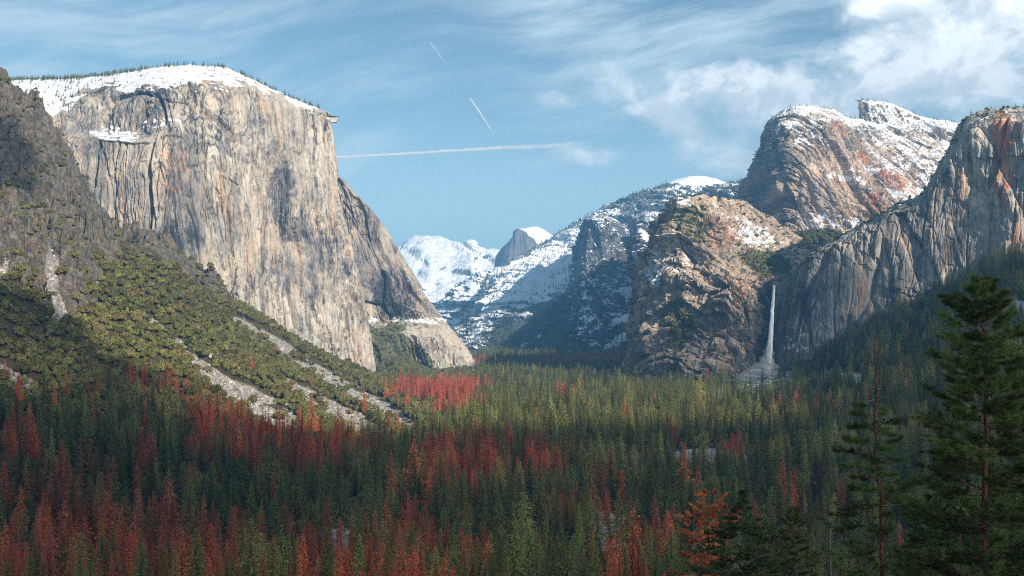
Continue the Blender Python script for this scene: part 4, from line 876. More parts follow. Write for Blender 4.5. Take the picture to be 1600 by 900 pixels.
for (cx, cy, rx, ry, am) in [(190, 950, 280, 70, .62), (500, 965, 140, 60, .45), (640, 950, 80, 60, 1.1), (745, 960, 50, 50, .8), (985, 950, 60, 60, .8), (150, 880, 260, 70, .85), (100, 850, 90, 70, 1.0), (330, 890, 130, 50, 1.1), (560, 905, 200, 45, .9), (650, 880, 60, 50, 1.2), (30, 712, 45, 40, 1.0), (20, 800, 40, 60, .7),
                             (318, 690, 26, 50, 1.3), (395, 706, 90, 36, 1.3), (480, 722, 90, 42, 1.15), (550, 728, 60, 25, .6), (230, 745, 26, 40, .8), (145, 770, 50, 35, .5), (80, 790, 40, 40, .5),
                             (735, 745, 85, 50, 1.5), (830, 745, 70, 32, 1.3), (700, 790, 60, 30, .8), (612, 800, 14, 22, 1.2), (762, 895, 36, 30, 1.0), (885, 820, 28, 28, 1.3), (950, 810, 30, 38, 1.2), (985, 870, 30, 40, 1.2), (1035, 880, 36, 30, 1.2),
                             (700, 618, 80, 13, 1.6), (640, 612, 30, 9, .8), (722, 643, 45, 13, .9), (882, 634, 18, 8, 1.2), (975, 670, 9, 10, 1.3), (1052, 694, 12, 10, 1.2), (1145, 728, 18, 12, 1.3), (1145, 720, 12, 10, 1),
                             (1200, 646, 8, 6, 1.2), (1215, 652, 7, 6, 1.2), (1243, 652, 9, 6, 1.2), (1281, 655, 14, 7, 1.2), (1302, 662, 8, 5, 1.2), (1352, 640, 8, 9, 1.2), (1175, 830, 20, 22, 1.0), (1240, 815, 18, 18, .9), (1310, 800, 14, 14, .8),
                             (960, 570, 60, 8, 1.5), (880, 573, 45, 6, 1.3), (770, 573, 40, 6, .7), (925, 567, 30, 6, 1),
                             (205, 600, 10, 14, 1.5), (227, 604, 9, 14, 1.4), (248, 612, 8, 10, 1.2), (266, 622, 8, 12, 1.3), (290, 630, 8, 10, 1.0), (332, 552, 5, 7, 1.6), (396, 578, 7, 9, 1.7), (9, 590, 12, 7, 1.5), (143, 558, 4, 5, 1.4), (740, 650, 20, 20, .3)]:
    redm = np.maximum(redm, am * np.clip(ell(TPX + 16 * cl * rx / 20, TPY, cx, cy, rx * 1.05, ry * 1.1) * 1.7, 0, 1))
redm = np.maximum(redm * 1.25, .03 * (TPX < 760) * (TPY > 600) + .012 * (TPY > 600)); isred = (rng.random(N) < redm * (0.40 + 1.0 * (cl > -.05)) * 0.85)
isred &= ~(tta > .5)
fallclear = (TPX > 1140) & (TPX < 1235) & (TY > 2200); keepm &= ~(fallclear & (rng.random(N) < .9)); isred &= ~fallclear
kind = np.where(isred, 1, np.where(isoak, 2, 0))
kind = np.where((kind == 0) & (rng.random(N) < .035), 3, kind)         # yellowish
kind = np.where((kind == 0) & (rng.random(N) < np.where(TPY < 780, .018, .008) + .25 * (ell(TPX, TPY, 485, 745, 22, 18) > 0) + .2 * (ell(TPX, TPY, 1040, 690, 40, 14) > 0)), 4, kind)
keepm |= isred
KN = ['green', 'red', 'oak', 'sage', 'snag']
H = rng.normal(1, .24, N).clip(.42, 1.6) * np.where(kind == 0, 36, np.where(kind == 1, 35, np.where(kind == 3, 30, 30)))
H = H * (1 + .7 * fbm(TX / 42, TY / 42, 0 * TX + 21, 2)).clip(.55, 1.4) * np.where(TPX > 1250, .85, 1) * np.where((TPX < 560) & (onhill > .2), .72, 1) * np.where(TY > 3400, .9, 1) * np.interp(TY, [500, 1000], [.80, 1])
scl = np.where(kind == 2, rng.normal(1.0, .28, N).clip(.45, 1.7) * np.where(onhill > .5, np.where(TPY < 400, .85, 1.3), 1.3), H / np.where(kind == 4, 32, 40))
hh = np.where(kind == 2, scl * 7.5, H)
toppy = 500 - F * (TZ + hh - CZ) / TY
inside = (TPX > 4) & (TPX < 1596) & (toppy < 886)
size = np.where(inside & keepm, np.minimum(TPY, 900) - toppy, -1) * np.where(kind == 2, 1, 1)
HERO = [(1160, 130), (1240, 150), (1090, 160), (1540, 50), (1370, 70)]
# nothing of the wood stands in the camera's own foreground
sel = np.zeros(N, bool)
for k in range(5):
    idx = np.nonzero((kind == k) & (size > 0))[0]; idx = idx[np.argsort(-size[idx])][:300]; sel[idx] = True
stuffm = keepm & ~sel & (TPX > -140) & (TPX < 1760)

# labels for the single trees, from how they look and the landmarks they stand under
ORD = 'first second third fourth fifth sixth seventh eighth ninth tenth eleventh twelfth thirteenth fourteenth fifteenth sixteenth seventeenth eighteenth nineteenth twentieth'.split()
def where(px, py):
    row = next(w for lim, w in ((880, 'nearest rows'), (850, 'front rows'), (815, 'third rows'), (775, 'middle rows'), (730, 'wood middle'), (690, 'wood back'), (640, 'hill foot'), (570, 'lower hillside'), (500, 'mid hillside'), (-999, 'upper hillside')) if py > lim)
    c = next(w for lim, w in ((70, 'at left edge'), (130, 'near left edge'), (190, 'below left crag'), (250, 'right of left crag'), (310, 'left of talus chutes'), (380, 'below first talus chute'), (450, 'below talus chutes'), (520, 'below the tan wall'), (600, "under tan wall's nose"),
        (680, 'below the lit meadow wood'), (760, "left of snowy gap"), (840, 'under snowy gap'), (920, 'right of snowy gap'), (1000, 'left of brown buttress'), (1070, 'under brown buttress'), (1150, 'left of waterfall'), (1220, 'under the waterfall'), (1300, 'right of waterfall'),
        (1400, 'under the grey wall'), (1500, 'left of right-edge pine'), (9999, 'at right edge')) if px < lim)
    return row + ' ' + c
GR = {'green': 'dark green conifers of the valley wood', 'red': 'rust red dead conifers of the valley wood', 'oak': 'rounded evergreen oaks of the slope and wood',
      'sage': 'yellowish green conifers of the valley wood', 'snag': 'bare grey snags standing in the wood'}
NM = {'green': 'conifer_tree', 'red': 'dead_conifer', 'oak': 'oak_tree', 'sage': 'yellow_conifer', 'snag': 'bare_snag'}
AD = {'green': 'green conifer', 'red': 'rust-red dead conifer', 'oak': 'round green oak', 'sage': 'yellowish conifer', 'snag': 'bare grey snag'}
CT = {'green': 'conifer', 'red': 'dead conifer', 'oak': 'oak', 'sage': 'conifer', 'snag': 'snag'}
def tree(kn, pr, x, y, z, s, sx, rz, label, group=None):
    t = link(NM[kn], None, label=label, category=CT[kn]); t.location = (x, y, z); t.rotation_euler = (0, 0, rz); t.scale = (s * sx, s * sx, s)
    t.empty_display_size = 1
    if group: t['group'] = group
    link('trunk', PR[kn][pr][0], t); link('crown', PR[kn][pr][1], t); return t
for k in range(5):
    kn = KN[k]; idx = np.nonzero(sel & (kind == k))[0]
    if not len(idx): continue
    hs_ = np.array([scl[i] for i in idx]); q = np.quantile(hs_, [.33, .67])
    seen = {}
    for i in idx[np.argsort(TPX[idx])]:
        sz = 'short' if scl[i] < q[0] else 'tall' if scl[i] > q[1] else 'medium'
        if kn == 'oak': sz = 'small' if scl[i] < q[0] else 'wide' if scl[i] > q[1] else 'medium'
        v_ = i % len(PR[kn])
        wh = where(TPX[i], TPY[i]); c_ = seen.get((sz, wh), 0); seen[(sz, wh)] = c_ + 1
        lb = '%s %s %s from the left, %s' % (ORD[min(c_, 19)], sz, AD[kn], wh)
        tree(kn, v_, TX[i], TY[i], TZ[i] - .5, scl[i], 0.85 + .3 * rv[i], rv2[i] * 6.28, lb, GR[kn])

def scatter(name, label, P, idx, sc, rot, protos, wide=None):
    me = D.meshes.new(name); me.vertices.add(len(P)); me.vertices.foreach_set('co', np.asarray(P, np.float32).ravel())
    a = me.attributes.new('pick', 'INT', 'POINT'); a.data.foreach_set('value', np.asarray(idx, np.int32))
    a = me.attributes.new('size', 'FLOAT_VECTOR', 'POINT'); w = np.ones(len(P)) if wide is None else wide
    a.data.foreach_set('vector', np.stack([sc * w, sc * w, sc], 1).astype(np.float32).ravel())
    a = me.attributes.new('turn', 'FLOAT_VECTOR', 'POINT'); a.data.foreach_set('vector', np.stack([0 * rot, 0 * rot, rot], 1).astype(np.float32).ravel())
    me.update(); o = link(name, me, kind='stuff', label=label)
    col = D.collections.new(name + '_shapes')
    for i, m in enumerate(protos):
        po = D.objects.new('shape_%02d' % i, m); col.objects.link(po)
    ng = D.node_groups.new(name, 'GeometryNodeTree')
    ng.interface.new_socket('Geometry', in_out='INPUT', socket_type='NodeSocketGeometry'); ng.interface.new_socket('Geometry', in_out='OUTPUT', socket_type='NodeSocketGeometry')
    n = ng.nodes; L = ng.links.new; gi = n.new('NodeGroupInput'); go = n.new('NodeGroupOutput'); ip = n.new('GeometryNodeInstanceOnPoints'); ci = n.new('GeometryNodeCollectionInfo')
    ci.inputs['Collection'].default_value = col; ci.inputs['Separate Children'].default_value = True; ci.inputs['Reset Children'].default_value = True
    def na(nm, ty):
        x = n.new('GeometryNodeInputNamedAttribute'); x.data_type = ty; x.inputs[0].default_value = nm; return x.outputs[0]
    L(gi.outputs[0], ip.inputs['Points']); L(ci.outputs[0], ip.inputs['Instance']); ip.inputs['Pick Instance'].default_value = True
    L(na('pick', 'INT'), ip.inputs['Instance Index']); L(na('turn', 'FLOAT_VECTOR'), ip.inputs['Rotation']); L(na('size', 'FLOAT_VECTOR'), ip.inputs['Scale'])
    L(ip.outputs[0], go.inputs[0]); md = o.modifiers.new('scatter', 'NODES'); md.node_group = ng
    return o
SL = {'green': ('conifer_wood', 'countless smaller green conifers filling the valley behind the front trees'), 'red': ('dead_conifer_wood', 'smaller rust red dead conifers scattered through the far valley wood'),
      'oak': ('oak_scrub', 'dense oak scrub covering the left hillside'), 'sage': ('yellow_conifer_wood', 'smaller yellowish conifers scattered far back in the wood'), 'snag': ('snag_wood', 'small bare grey trunks scattered far back in the wood')}
for k in range(5):
    kn = KN[k]; i = np.nonzero(stuffm & (kind == k))[0]
    if len(i): scatter(SL[kn][0], SL[kn][1], np.stack([TX[i], TY[i], TZ[i] - .5], 1), i % len(PR[kn]), scl[i], rv2[i] * 6.28, [p[2] for p in PR[kn]], .85 + .3 * rv[i])
print('TREES', N, [(KN[k], int((sel & (kind == k)).sum()), int((stuffm & (kind == k)).sum())) for k in range(5)])

# ------------------------------------------------------------------ broken rock on the talus chutes
m_bo, g = material('talus_rock'); rn = g.node('ShaderNodeObjectInfo').outputs['Random']
g.surface(g.mix(rn, (0.09, 0.087, 0.083), (0.48, 0.46, 0.44)), .95)
def lump(seed):
    r = np.random.default_rng(seed); V = np.array([(x, y, z) for x in (-1, 1) for y in (-1, 1) for z in (-1, 1)], float) * r.uniform(.5, 1, (8, 3)) * np.array([1, .8, .6])
    return mesh_np('boulder', V, np.array([(0, 1, 3, 2), (4, 6, 7, 5), (0, 4, 5, 1), (2, 3, 7, 6), (0, 2, 6, 4), (1, 5, 7, 3)]), m_bo, smooth=False)
bw = ((talus > .5) * YY * np.gradient(YY, axis=1) * np.gradient(PXg, axis=0)).ravel()
bi = rng.choice(talus.size, 26000, p=bw / bw.sum())
BY = YY.ravel()[bi] + rng.uniform(-3, 3, len(bi)); BX = XX.ravel()[bi] + rng.uniform(-3, 3, len(bi)); BZ = ground(BX, BY)[0]
scatter('talus_rubble', 'broken grey boulders filling the pale chutes of the left hillside', np.stack([BX, BY, BZ], 1), rng.integers(0, 4, len(bi)), rng.lognormal(.2, .5, len(bi)), rng.uniform(0, 6, len(bi)), [lump(i) for i in range(4)])

# ------------------------------------------------------------------ trees and scrub on the rocks
def on_sheet(key, n, keep, seed=1, top=False):
    r = np.random.default_rng(seed); Q, nn, px, py, o = SH[key]; a, b = px.shape
    w = keep(Q, nn, px, py); area = np.linalg.norm(np.cross(np.diff(Q, axis=0)[:, :-1], np.diff(Q, axis=1)[:-1]), axis=-1)
    w = (w[:-1, :-1] * area).clip(0).ravel(); w = np.nan_to_num(w)
    if w.sum() <= 0: return np.zeros((0, 3))
    c = r.choice(len(w), n, p=w / w.sum()); i, j = c // (b - 1), c % (b - 1); u, v = r.random((2, n, 1))
    return Q[i, j] * (1-u) * (1-v) + Q[i+1, j] * u * (1-v) + Q[i, j+1] * (1-u) * v + Q[i+1, j+1] * u * v
def rock_scatter(name, label, specs, kn, s0, s1):
    P = np.concatenate([on_sheet(*s) for s in specs]); n = len(P); r = np.random.default_rng(len(name))
    scatter(name, label, P - np.array([0, 0, .8]), r.integers(0, len(PR[kn]), n), r.uniform(s0, s1, n), r.uniform(0, 6.28, n), [p[2] for p in PR[kn]])
def attr_mask(key, ch):
    Q, nn, px, py, o = SH[key]; a = np.zeros(Q.shape[0] * Q.shape[1] * 4, np.float32); o.data.attributes['masks'].data.foreach_get('color', a)
    return a.reshape(Q.shape[0], Q.shape[1], 4)[..., ch]
vm = {k: attr_mask(k, 1) for k in ('cath', 'elcap_e', 'midc', 'rw', 'ridge')}
rock_scatter('cliff_scrub', 'green scrub clinging to the ledges of the cliffs', [
    ('cath', 2200, lambda Q, n, px, py: sstep(vm['cath'], .35, .7) * (n[..., 2] > .12), 1), ('elcap_e', 900, lambda Q, n, px, py: sstep(vm['elcap_e'], .3, .7) * (py > 498), 2),
    ('cath', 1500, lambda Q, n, px, py: (.3 + (fbm(Q[..., 0] / 60, Q[..., 1] / 60, Q[..., 2] / 40, 3) > 0)) * (n[..., 2] > .3) * (py < 560), 5), ('rw', 500, lambda Q, n, px, py: sstep(vm['rw'], .3, .6) * (n[..., 2] > .1), 6), ('midc', 700, lambda Q, n, px, py: sstep(vm['midc'], .4, .7), 7)], 'oak', .5, 1.1)
rimf = lambda a, b: (lambda Q, n, px, py: (np.arange(px.shape[1])[None, :] > a * px.shape[1]) * (np.arange(px.shape[1])[None, :] < b * px.shape[1]) * 1.0)
def rimline(Q, n, px, py, w=6):
    m = np.minimum.accumulate(py, axis=1); top = py.min(axis=1, keepdims=True); return 1.0 * (py < top + w)
rock_scatter('summit_trees', 'tiny conifers fringing the snowy cliff tops', [
    ('elcap', 420, lambda Q, n, px, py: rimline(Q, n, px, py, 3) * (px < 240) * (px > -20), 3), ('elcap', 190, lambda Q, n, px, py: rimline(Q, n, px, py, 3) * (px > 240) * (px < 500), 4),
    ('elcap', 520, lambda Q, n, px, py: 1.0 * (px < 180) * (py < 175) * (n[..., 2] > .3), 14), ('midc', 90, lambda Q, n, px, py: rimline(Q, n, px, py, 8), 5), ('midc', 260, lambda Q, n, px, py: 1.0 * (px > 1310) * (py < 320) * (n[..., 2] > .25), 6),
    ('spire', 60, lambda Q, n, px, py: rimline(Q, n, px, py, 8), 7), ('cath', 60, lambda Q, n, px, py: rimline(Q, n, px, py, 5), 8), ('rw', 60, lambda Q, n, px, py: rimline(Q, n, px, py, 6), 9)], 'green', .28, .55)
rock_scatter('ridge_wood', 'dark conifers lining the crest and lower flanks of the centre ridge', [
    ('ridge', 1300, lambda Q, n, px, py: rimline(Q, n, px, py, 9) * ((px < 1050) | (px > 1135)), 10), ('ridge', 5200, lambda Q, n, px, py: 1.0 * (py > 500) + .3 * (py > 360), 11), ('sent', 1500, lambda Q, n, px, py: 1.0 * (py > 500) * (n[..., 2] > .2) + .06, 12)], 'green', .5, .9)


# ------------------------------------------------------------------ waterfall
m_w, g = material('falling_water'); p_ = g.node('ShaderNodeNewGeometry').outputs['Position']
wn = g.noise(g.v('MULTIPLY', p_, (0.5, 0.5, 0.035)), 1.0, 5, 0.6); lw = g.node('ShaderNodeLayerWeight'); lw.inputs[0].default_value = 0.5
df = g.node('ShaderNodeBsdfDiffuse'); g.put(df.inputs[0], (0.95, 0.96, 0.97)); tr = g.node('ShaderNodeBsdfTransparent'); mxs = g.node('ShaderNodeMixShader')
zf = g.lin(g.xyz(p_)[2], 60, 290, 1.0, 1.5)
g.put(mxs.inputs[0], g.m('MULTIPLY', g.m('MULTIPLY', g.smooth(wn, 0.30, 0.62), zf), g.smooth(lw.outputs['Facing'], 1.0, 0.45), clamp=True))
g.l.new(tr.outputs[0], mxs.inputs[1]); g.l.new(df.outputs[0], mxs.inputs[2]); o_ = g.node('ShaderNodeOutputMaterial'); g.l.new(mxs.outputs[0], o_.inputs[0])
wf = link('waterfall', None, label='tall thin white waterfall dropping from the notch between the brown and grey cliffs', category='waterfall')
WY = 2660.0; wbase = at(1201, 580, WY); wf.location = wbase
tt = np.linspace(0, 1, 90); pxs = 1209.5 - 8.5 * tt - 1.5 * tt ** 2; pys = 446 + 140 * tt
for i, (dxp, wd, f0, f1) in enumerate([(0, 1.0, 0, 1), (-1.0, .7, 0, 1), (1.2, .6, .05, 1), (-2.2, .5, .3, 1), (2.4, .45, .45, 1)]):
    k_ = (tt >= f0) & (tt <= f1); c = at(pxs[k_] + dxp * tt[k_], pys[k_], WY + 3 * i) - wbase
    c[:, 0] += 2.0 * fbm(tt[k_] * 9 + i * 7, 0 * tt[k_] + i, 0 * tt[k_], 3)
    v, q = tube(c, wd * (3.2 + 6.4 * tt[k_] ** 1.1), 12); link('water_stream', mesh_np('water_stream', v, q, m_w), wf)
m_m = D.materials.new('spray'); m_m.use_nodes = True; g = G(m_m.node_tree); oc = g.node('ShaderNodeTexCoord').outputs['Object']
ln = g.v('LENGTH', oc); dn = g.m('MULTIPLY', g.smooth(ln, 1.0, 0.25), g.smooth(g.noise(oc, 2.2, 4), 0.35, 0.65)); pv = g.node('ShaderNodeVolumePrincipled'); g.put(pv.inputs['Color'], (.9, .93, 1))
g.put(pv.inputs['Density'], g.m('MULTIPLY', dn, 0.22)); o_ = g.node('ShaderNodeOutputMaterial'); g.l.new(pv.outputs[0], o_.inputs['Volume'])
def ball(name, mat, loc, sc, parent=None, rough=0.0, seed=0, nu=40, nv=24, rotz=0):
    th = np.linspace(0, 2 * math.pi, nu, endpoint=False); ph = np.linspace(0.001, math.pi - .001, nv)
    V = np.stack([np.outer(np.cos(th), np.sin(ph)), np.outer(np.sin(th), np.sin(ph)), np.outer(0 * th + 1, np.cos(ph))], -1)
    if rough: V = V * (1 + rough * fbm(V[..., 0] * 2.2 + seed, V[..., 1] * 2.2, V[..., 2] * 2.2, 4))[..., None]
    i = np.arange(nu)[:, None]; j = np.arange(nv - 1)[None]; i2 = (i + 1) % nu
    q = np.stack([i * nv + j, i * nv + j + 1, i2 * nv + j + 1, i2 * nv + j], -1).reshape(-1, 4)
    o = link(name, mesh_np(name, V.reshape(-1, 3), q, mat), parent); o.location = loc; o.scale = sc; o.rotation_euler = (0, 0, rotz); return o


# ------------------------------------------------------------------ vapour trails and the clouds overhead
def vapour(name, dens, scale, pw):
    m, g = material(name); p_ = g.node('ShaderNodeTexCoord').outputs['Object']; lw = g.node('ShaderNodeLayerWeight'); lw.inputs[0].default_value = 0.5
    al = g.attr('fade').outputs['Fac']
    f = g.m('MULTIPLY', g.m('POWER', g.m('SUBTRACT', 1.0, lw.outputs['Facing']), pw), g.m('MULTIPLY', g.lin(g.noise(p_, scale, 5, .6), .3, .7, .35, 1.15), g.m('MULTIPLY', al, dens)), clamp=True)
    df = g.node('ShaderNodeBsdfDiffuse'); g.put(df.inputs[0], (.9, .9, .9)); tr = g.node('ShaderNodeBsdfTransparent'); mx_ = g.node('ShaderNodeMixShader')
    tl = g.node('ShaderNodeBsdfTranslucent'); g.put(tl.inputs[0], (.9, .9, .9)); m2 = g.node('ShaderNodeMixShader'); m2.inputs[0].default_value = .45
    g.l.new(df.outputs[0], m2.inputs[1]); g.l.new(tl.outputs[0], m2.inputs[2])
    g.put(mx_.inputs[0], f); g.l.new(tr.outputs[0], mx_.inputs[1]); g.l.new(m2.outputs[0], mx_.inputs[2]); o_ = g.node('ShaderNodeOutputMaterial'); g.l.new(mx_.outputs[0], o_.inputs[0]); return m
m_mist = vapour('spray_puff', .36, 1.6, 1.6)
for i_, (px_, py_, Y_, sx_, sz_) in enumerate([(1201, 556, 2640, 13, 26), (1198, 568, 2625, 20, 20), (1190, 575, 2610, 28, 15), (1180, 582, 2600, 32, 13), (1168, 589, 2590, 30, 10), (1204, 574, 2615, 22, 12), (1186, 588, 2585, 34, 9), (1158, 594, 2580, 22, 7)]):
    o = ball('mist', m_mist, Vector(at(px_, py_, Y_)) - Vector(wbase), (sx_, 18, sz_), wf, .45, i_ * 3.1)
    a_ = o.data.attributes.new('fade', 'FLOAT', 'POINT'); a_.data.foreach_set('value', np.ones(len(o.data.vertices), np.float32))
m_trail = vapour('vapour_trail', .55, .004, 1.2)
def trail(label, pts, w, fade, Y=42000.0):
    p = np.array(pts, float); u = np.linspace(0, 1, 70); c = pchip(np.linspace(0, 1, len(p)), at(p[:, 0], p[:, 1], Y + 0 * p[:, 0]), u)
    ww = np.interp(u, np.linspace(0, 1, len(w)), w) * Y / F * (1 + .3 * fbm(u * 30, 0 * u, 0 * u + w[0], 3)); c[:, 2] += .25 * ww * fbm(u * 22, 0 * u + 4, 0 * u, 3)
    v, q = tube(c - c[0], ww, 10); f = np.repeat(np.interp(u, np.linspace(0, 1, len(fade)), fade), 10)
    o = link('vapour_trail', mesh_np('vapour_trail', v, q, m_trail, {'fade': f}), label=label, category='vapour trail'); o.location = c[0]
trail('long level white vapour trail running right from the top of the tan wall', [(500, 247), (600, 242), (700, 236), (790, 231), (860, 228), (930, 222)], [2.6, 2.8, 2.8, 3.2, 4.5, 6], [.9, 1, 1, .8, .45, 0])
trail('short bright slanting vapour trail in the middle of the sky', [(735, 154), (748, 173), (771, 209)], [1.4, 1.8, .8], [.8, 1, .6])
trail('faint short slanting vapour trail highest in the sky', [(672, 66), (688, 87), (706, 110)], [.9, 1.0, .7], [.6, .5, 0])
m_cloud = vapour('cloud', .77, 2.0, .8)
def overhead(gx, gy, gz, rx, ry, alt, seed, rot=0, th=180, what=''):  # unseen cloud, placed up-sun and sized for the shade it throws on the ground
    c = Vector((gx, gy, gz)) + SUN * ((alt - gz) / SUN.z)
    o = ball('cloud', m_cloud, c, (rx, ry, th), None, .45, seed, 90, 50, rot)
    a = o.data.attributes.new('fade', 'FLOAT', 'POINT'); a.data.foreach_set('value', np.ones(len(o.data.vertices), np.float32))
    o['label'] = 'unseen white cloud overhead behind the viewpoint shading ' + what; o['category'] = 'cloud'; o['group'] = 'clouds overhead'
overhead(450, 780, 20, 1200, 720, 2500, 1, what='the middle of the near wood')
overhead(-750, 950, 120, 620, 620, 2700, 5, .3, what='the lower left slope'); overhead(1300, 1600, 180, 620, 640, 2600, 9, .4, what='the wooded slope on the right')
overhead(-80, 500, 60, 1500, 600, 2300, 12, what='the lowest rows of trees'); overhead(760, 2500, 230, 200, 130, 2800, 15, what='the foot of the grey wall')
overhead(-1120, 1850, 450, 210, 230, 2900, 18, .5, what='the crag on the far left')

# ------------------------------------------------------------------ big trees on the near slope
def needle_bunch(r, p, d, n, ln, wd):
    """needles bursting from the last bit of a twig"""
    f = r.uniform(-.45, .12, n)[:, None]; b = p + d * f * ln * 1.5; u = unit(r.normal(0, 1, (n, 3)) + d * 0.9); L = ln * r.uniform(.7, 1.1, (n, 1))
    w = unit(np.cross(u, r.normal(0, 1, (n, 3)))) * wd
    return np.stack([b - w, b + w, b + u * L], 1)
def near_pine(kind_, label, cat, px, py_top, Y, widths, mats, seed, nb=70, tw=9, nn=60, ln=.24, wd=.009, bare=0.0, keep=1.0, rt=.22, up=.35, jag=.12):
    r = np.random.default_rng(seed); top = at(px, py_top, Y); gz = float(ground(np.array([top[0]]), np.array([Y]))[0][0]); H = top[2] - gz
    root = link(kind_, None, label=label, category=cat); root.location = (top[0], Y, gz - .3)
    tz = np.linspace(0, H, 24); sw = np.cumsum(r.normal(0, jag * .35, (24, 2)), 0); sw -= sw[-1] * (tz / H)[:, None]; sw *= 1.0
    tr_ = np.stack([sw[:, 0], sw[:, 1], tz], 1); v, q = tube(tr_, rt * (1 - tz / H) ** .75 + .02, 10)
    link('trunk', mesh_np('trunk', v, q, mats[0]), root)
    hs = H * (1 - (np.linspace(0.012, 1, nb) ** 1.15) * .96); ph = r.uniform(0, 6)
    for h in hs:
        ph += 2.399; an = ph + r.normal(0, .25); dpx = (H - h) * F / Y
        L = np.interp(dpx, [w[0] for w in widths], [w[1] for w in widths]) * Y / F * r.uniform(.62, 1.1)
        is_bare = (H - h) < bare * H or r.random() > keep
        if (H - h) < bare * H and r.random() < .3: continue
        if is_bare: L *= .62
        dr = np.array([math.cos(an), math.sin(an), 0.]); m = 8; f = np.linspace(0, 1, m); f2 = (H - h) / H
        side = np.array([-dr[1], dr[0], 0])
        P = np.outer(f, dr) * L; P[:, 2] += L * (-.10 * f2 * 2 * f + up * f ** 2 + (.35 if f2 < .15 else 0) * f); P += np.outer(np.cumsum(r.normal(0, .035, m)), side) * L; P[:, 2] += np.cumsum(r.normal(0, .03, m)) * L
        P += np.array([np.interp(h, tz, sw[:, 0]), np.interp(h, tz, sw[:, 1]), h]); rb = .012 + .028 * L / 3 * rt / .2
        parts = [tube(P, rb * (1.15 - f), 5)]; tips = []
        nt = max(2, int(tw * (.4 + L / 3.5))) if not is_bare else r.integers(1, 4)
        for t in range(nt):
            f0 = r.uniform(.30, .97); p0 = np.array([np.interp(f0, f, P[:, c]) for c in range(3)]); sd = 1 if t % 2 else -1
            d2 = unit(dr * r.uniform(.4, 1.) + side * sd * r.uniform(.3, 1.) + np.array([0, 0, r.uniform(-.1, .55) if not is_bare else r.uniform(-.4, .5)])); l2 = L * r.uniform(.10, .34) * (1.25 - f0 * .5) + .08
            mid = p0 + d2 * l2 * .5 + np.array([0, 0, -.03 * l2]); e = p0 + d2 * l2 + np.array([0, 0, .06 * l2]); parts.append(tube(np.array([p0, mid, e]), [rb * .45, rb * .33, rb * .2], 3)); tips.append((e, d2))
            tips.append((mid, d2)) if r.random() < .5 else None
        tips.append((P[-1], unit(P[-1] - P[-2])))
        v, q = join(parts); bo = link('branch', mesh_np('branch', v, q, mats[0] if not is_bare else mats[2]), root)
        if not is_bare:
            T = np.concatenate([needle_bunch(r, p, d, nn, ln * r.uniform(.85, 1.15), wd) for p, d in tips]); n_ = len(T)
            tn = np.repeat(np.clip(.5 + r.normal(0, .22, len(tips)), 0, 1), nn * 3)
            link('needles', mesh_np('needles', T.reshape(-1, 3), None, mats[1], {'tone': tn}, smooth=False, tris=np.arange(3 * n_).reshape(-1, 3)), bo)
    return root
M_near = foliage('pine_needles', (0.045, 0.080, 0.032), (0.17, 0.235, 0.080), None, .25, .0)
M_orange = foliage('orange_needles', (0.50, 0.12, 0.055), (0.92, 0.36, 0.17), None, .3, .01)
M_dull = foliage('olive_needles', (0.11, 0.105, 0.045), (0.30, 0.26, 0.11), None, .3, .01)
PM = (m_redbark, M_near, m_grey)
near_pine('pine_tree', 'large dark green long needled pine with red bark filling the right edge', 'pine tree', 1538, 428, 52, [(0, 8), (25, 24), (60, 56), (120, 70), (200, 80), (300, 100), (400, 115), (600, 130)], PM, 3, nb=150, tw=17, nn=62, ln=.30, wd=.010, rt=.17)
near_pine('pine_tree', 'tall pine with a bare broken brown top rising above dense lower foliage', 'pine tree', 1366, 503, 66, [(0, 16), (60, 45), (120, 46), (160, 52), (230, 66), (400, 84), (600, 95)], PM, 11, nb=105, tw=12, nn=54, keep=.88, wd=.012, ln=.30, bare=.24, jag=.35, rt=.15, up=.15)
near_pine('pine_tree', 'shadowy pine between the bare topped pine and the big right edge pine', 'pine tree', 1455, 770, 92, [(0, 8), (60, 42), (150, 65), (300, 85)], PM, 17, nb=100, tw=14, nn=46, wd=.016, ln=.32, rt=.14)
near_pine('pine_tree', 'dark pine partly hidden behind the big right edge pine', 'pine tree', 1612, 545, 78, [(0, 8), (60, 42), (150, 75), (300, 95)], PM, 19, nb=100, tw=14, nn=46, wd=.015, ln=.32, rt=.14)
near_pine('fir_tree', 'dense dark fir with thin grey leader at the lower edge beside the orange pines', 'fir tree', 1160, 762, 112, [(0, 3), (20, 8), (45, 30), (80, 58), (140, 85), (200, 95)], (m_grey, M_near, m_grey), 23, nb=130, tw=14, nn=46, ln=.30, wd=.020, up=.05, rt=.12)
near_pine('pine_tree', 'pale yellow green pine standing alone at the lower edge right of the dark fir', 'pine tree', 1240, 790, 130, [(0, 6), (20, 14), (60, 30), (110, 42), (200, 46)], (m_bark, M_dull, m_grey), 29, nb=80, tw=11, nn=50, ln=.40, wd=.026, rt=.13)
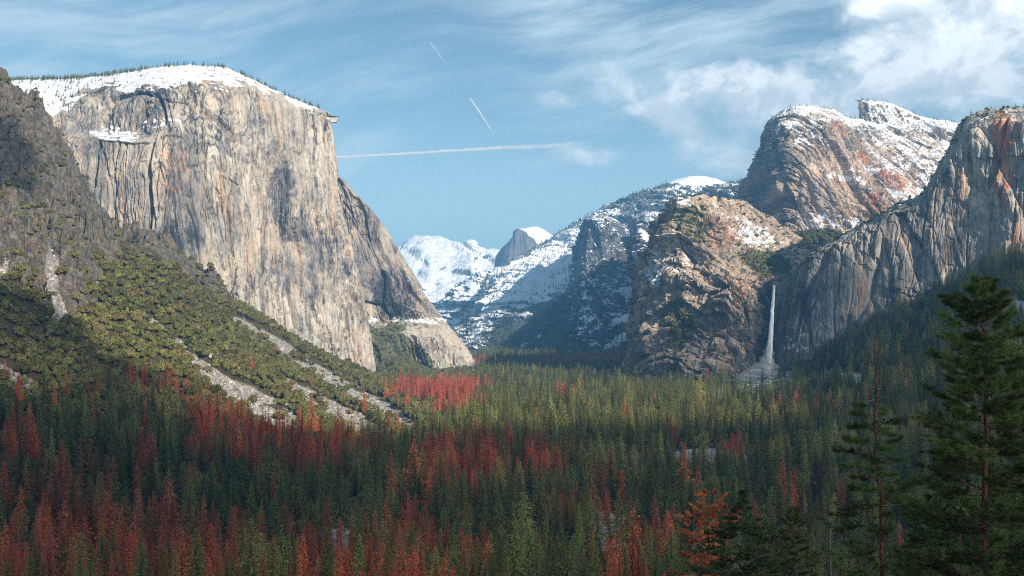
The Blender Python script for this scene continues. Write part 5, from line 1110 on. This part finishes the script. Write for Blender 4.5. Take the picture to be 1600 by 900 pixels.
near_pine('pine_tree', 'thin half bare pine with a grey stem right of the yellow green pine', 'pine tree', 1297, 778, 135, [(0, 6), (20, 16), (60, 24), (110, 30), (200, 34)], (m_grey, M_dull, m_grey), 31, nb=44, tw=5, nn=36, ln=.34, wd=.022, keep=.42, rt=.13)
near_pine('dying_pine', 'dying pine with orange needles on a dark stem left of the dark fir', 'dead pine', 1127, 792, 150, [(0, 10), (20, 32), (60, 38), (110, 42), (200, 44)], (m_bark, M_orange, m_grey), 37, nb=56, tw=9, nn=54, ln=.42, wd=.034, keep=.8, rt=.15)
near_pine('dying_pine', 'dying pine with pale grey stem and orange clumps left of the dark stemmed one', 'dead pine', 1084, 798, 160, [(0, 8), (20, 24), (60, 34), (110, 36), (200, 40)], (m_grey, M_orange, m_grey), 41, nb=50, tw=9, nn=50, ln=.42, wd=.036, keep=.7, rt=.17)
near_pine('dying_pine', 'thin topped dying pine with orange crown highest of the orange pines', 'dead pine', 1106, 768, 178, [(0, 10), (20, 26), (60, 32), (110, 36), (200, 40)], (m_bark, M_orange, m_grey), 43, nb=56, tw=9, nn=50, ln=.44, wd=.038, keep=.85, rt=.15)

# ------------------------------------------------------------------ haze
hz = D.meshes.new('haze'); x0, x1, y0, y1, z0, z1 = -15500, 15500, -60, 20500, -66, 1750
hz.from_pydata([(x, y, z) for x in (x0, x1) for y in (y0, y1) for z in (z0, z1)], [], [(0, 1, 3, 2), (4, 6, 7, 5), (0, 4, 5, 1), (2, 3, 7, 6), (0, 2, 6, 4), (1, 5, 7, 3)])
mh = D.materials.new('haze'); mh.use_nodes = True; g = G(mh.node_tree)
pv = g.node('ShaderNodeVolumePrincipled'); g.put(pv.inputs['Color'], (0.20, 0.54, 1.0)); pv.inputs['Density'].default_value = 6.0e-5; pv.inputs['Anisotropy'].default_value = 0.0
o_ = g.node('ShaderNodeOutputMaterial'); g.l.new(pv.outputs[0], o_.inputs['Volume']); hz.materials.append(mh)
link('haze', hz, kind='stuff', label='thin blue air over the valley')
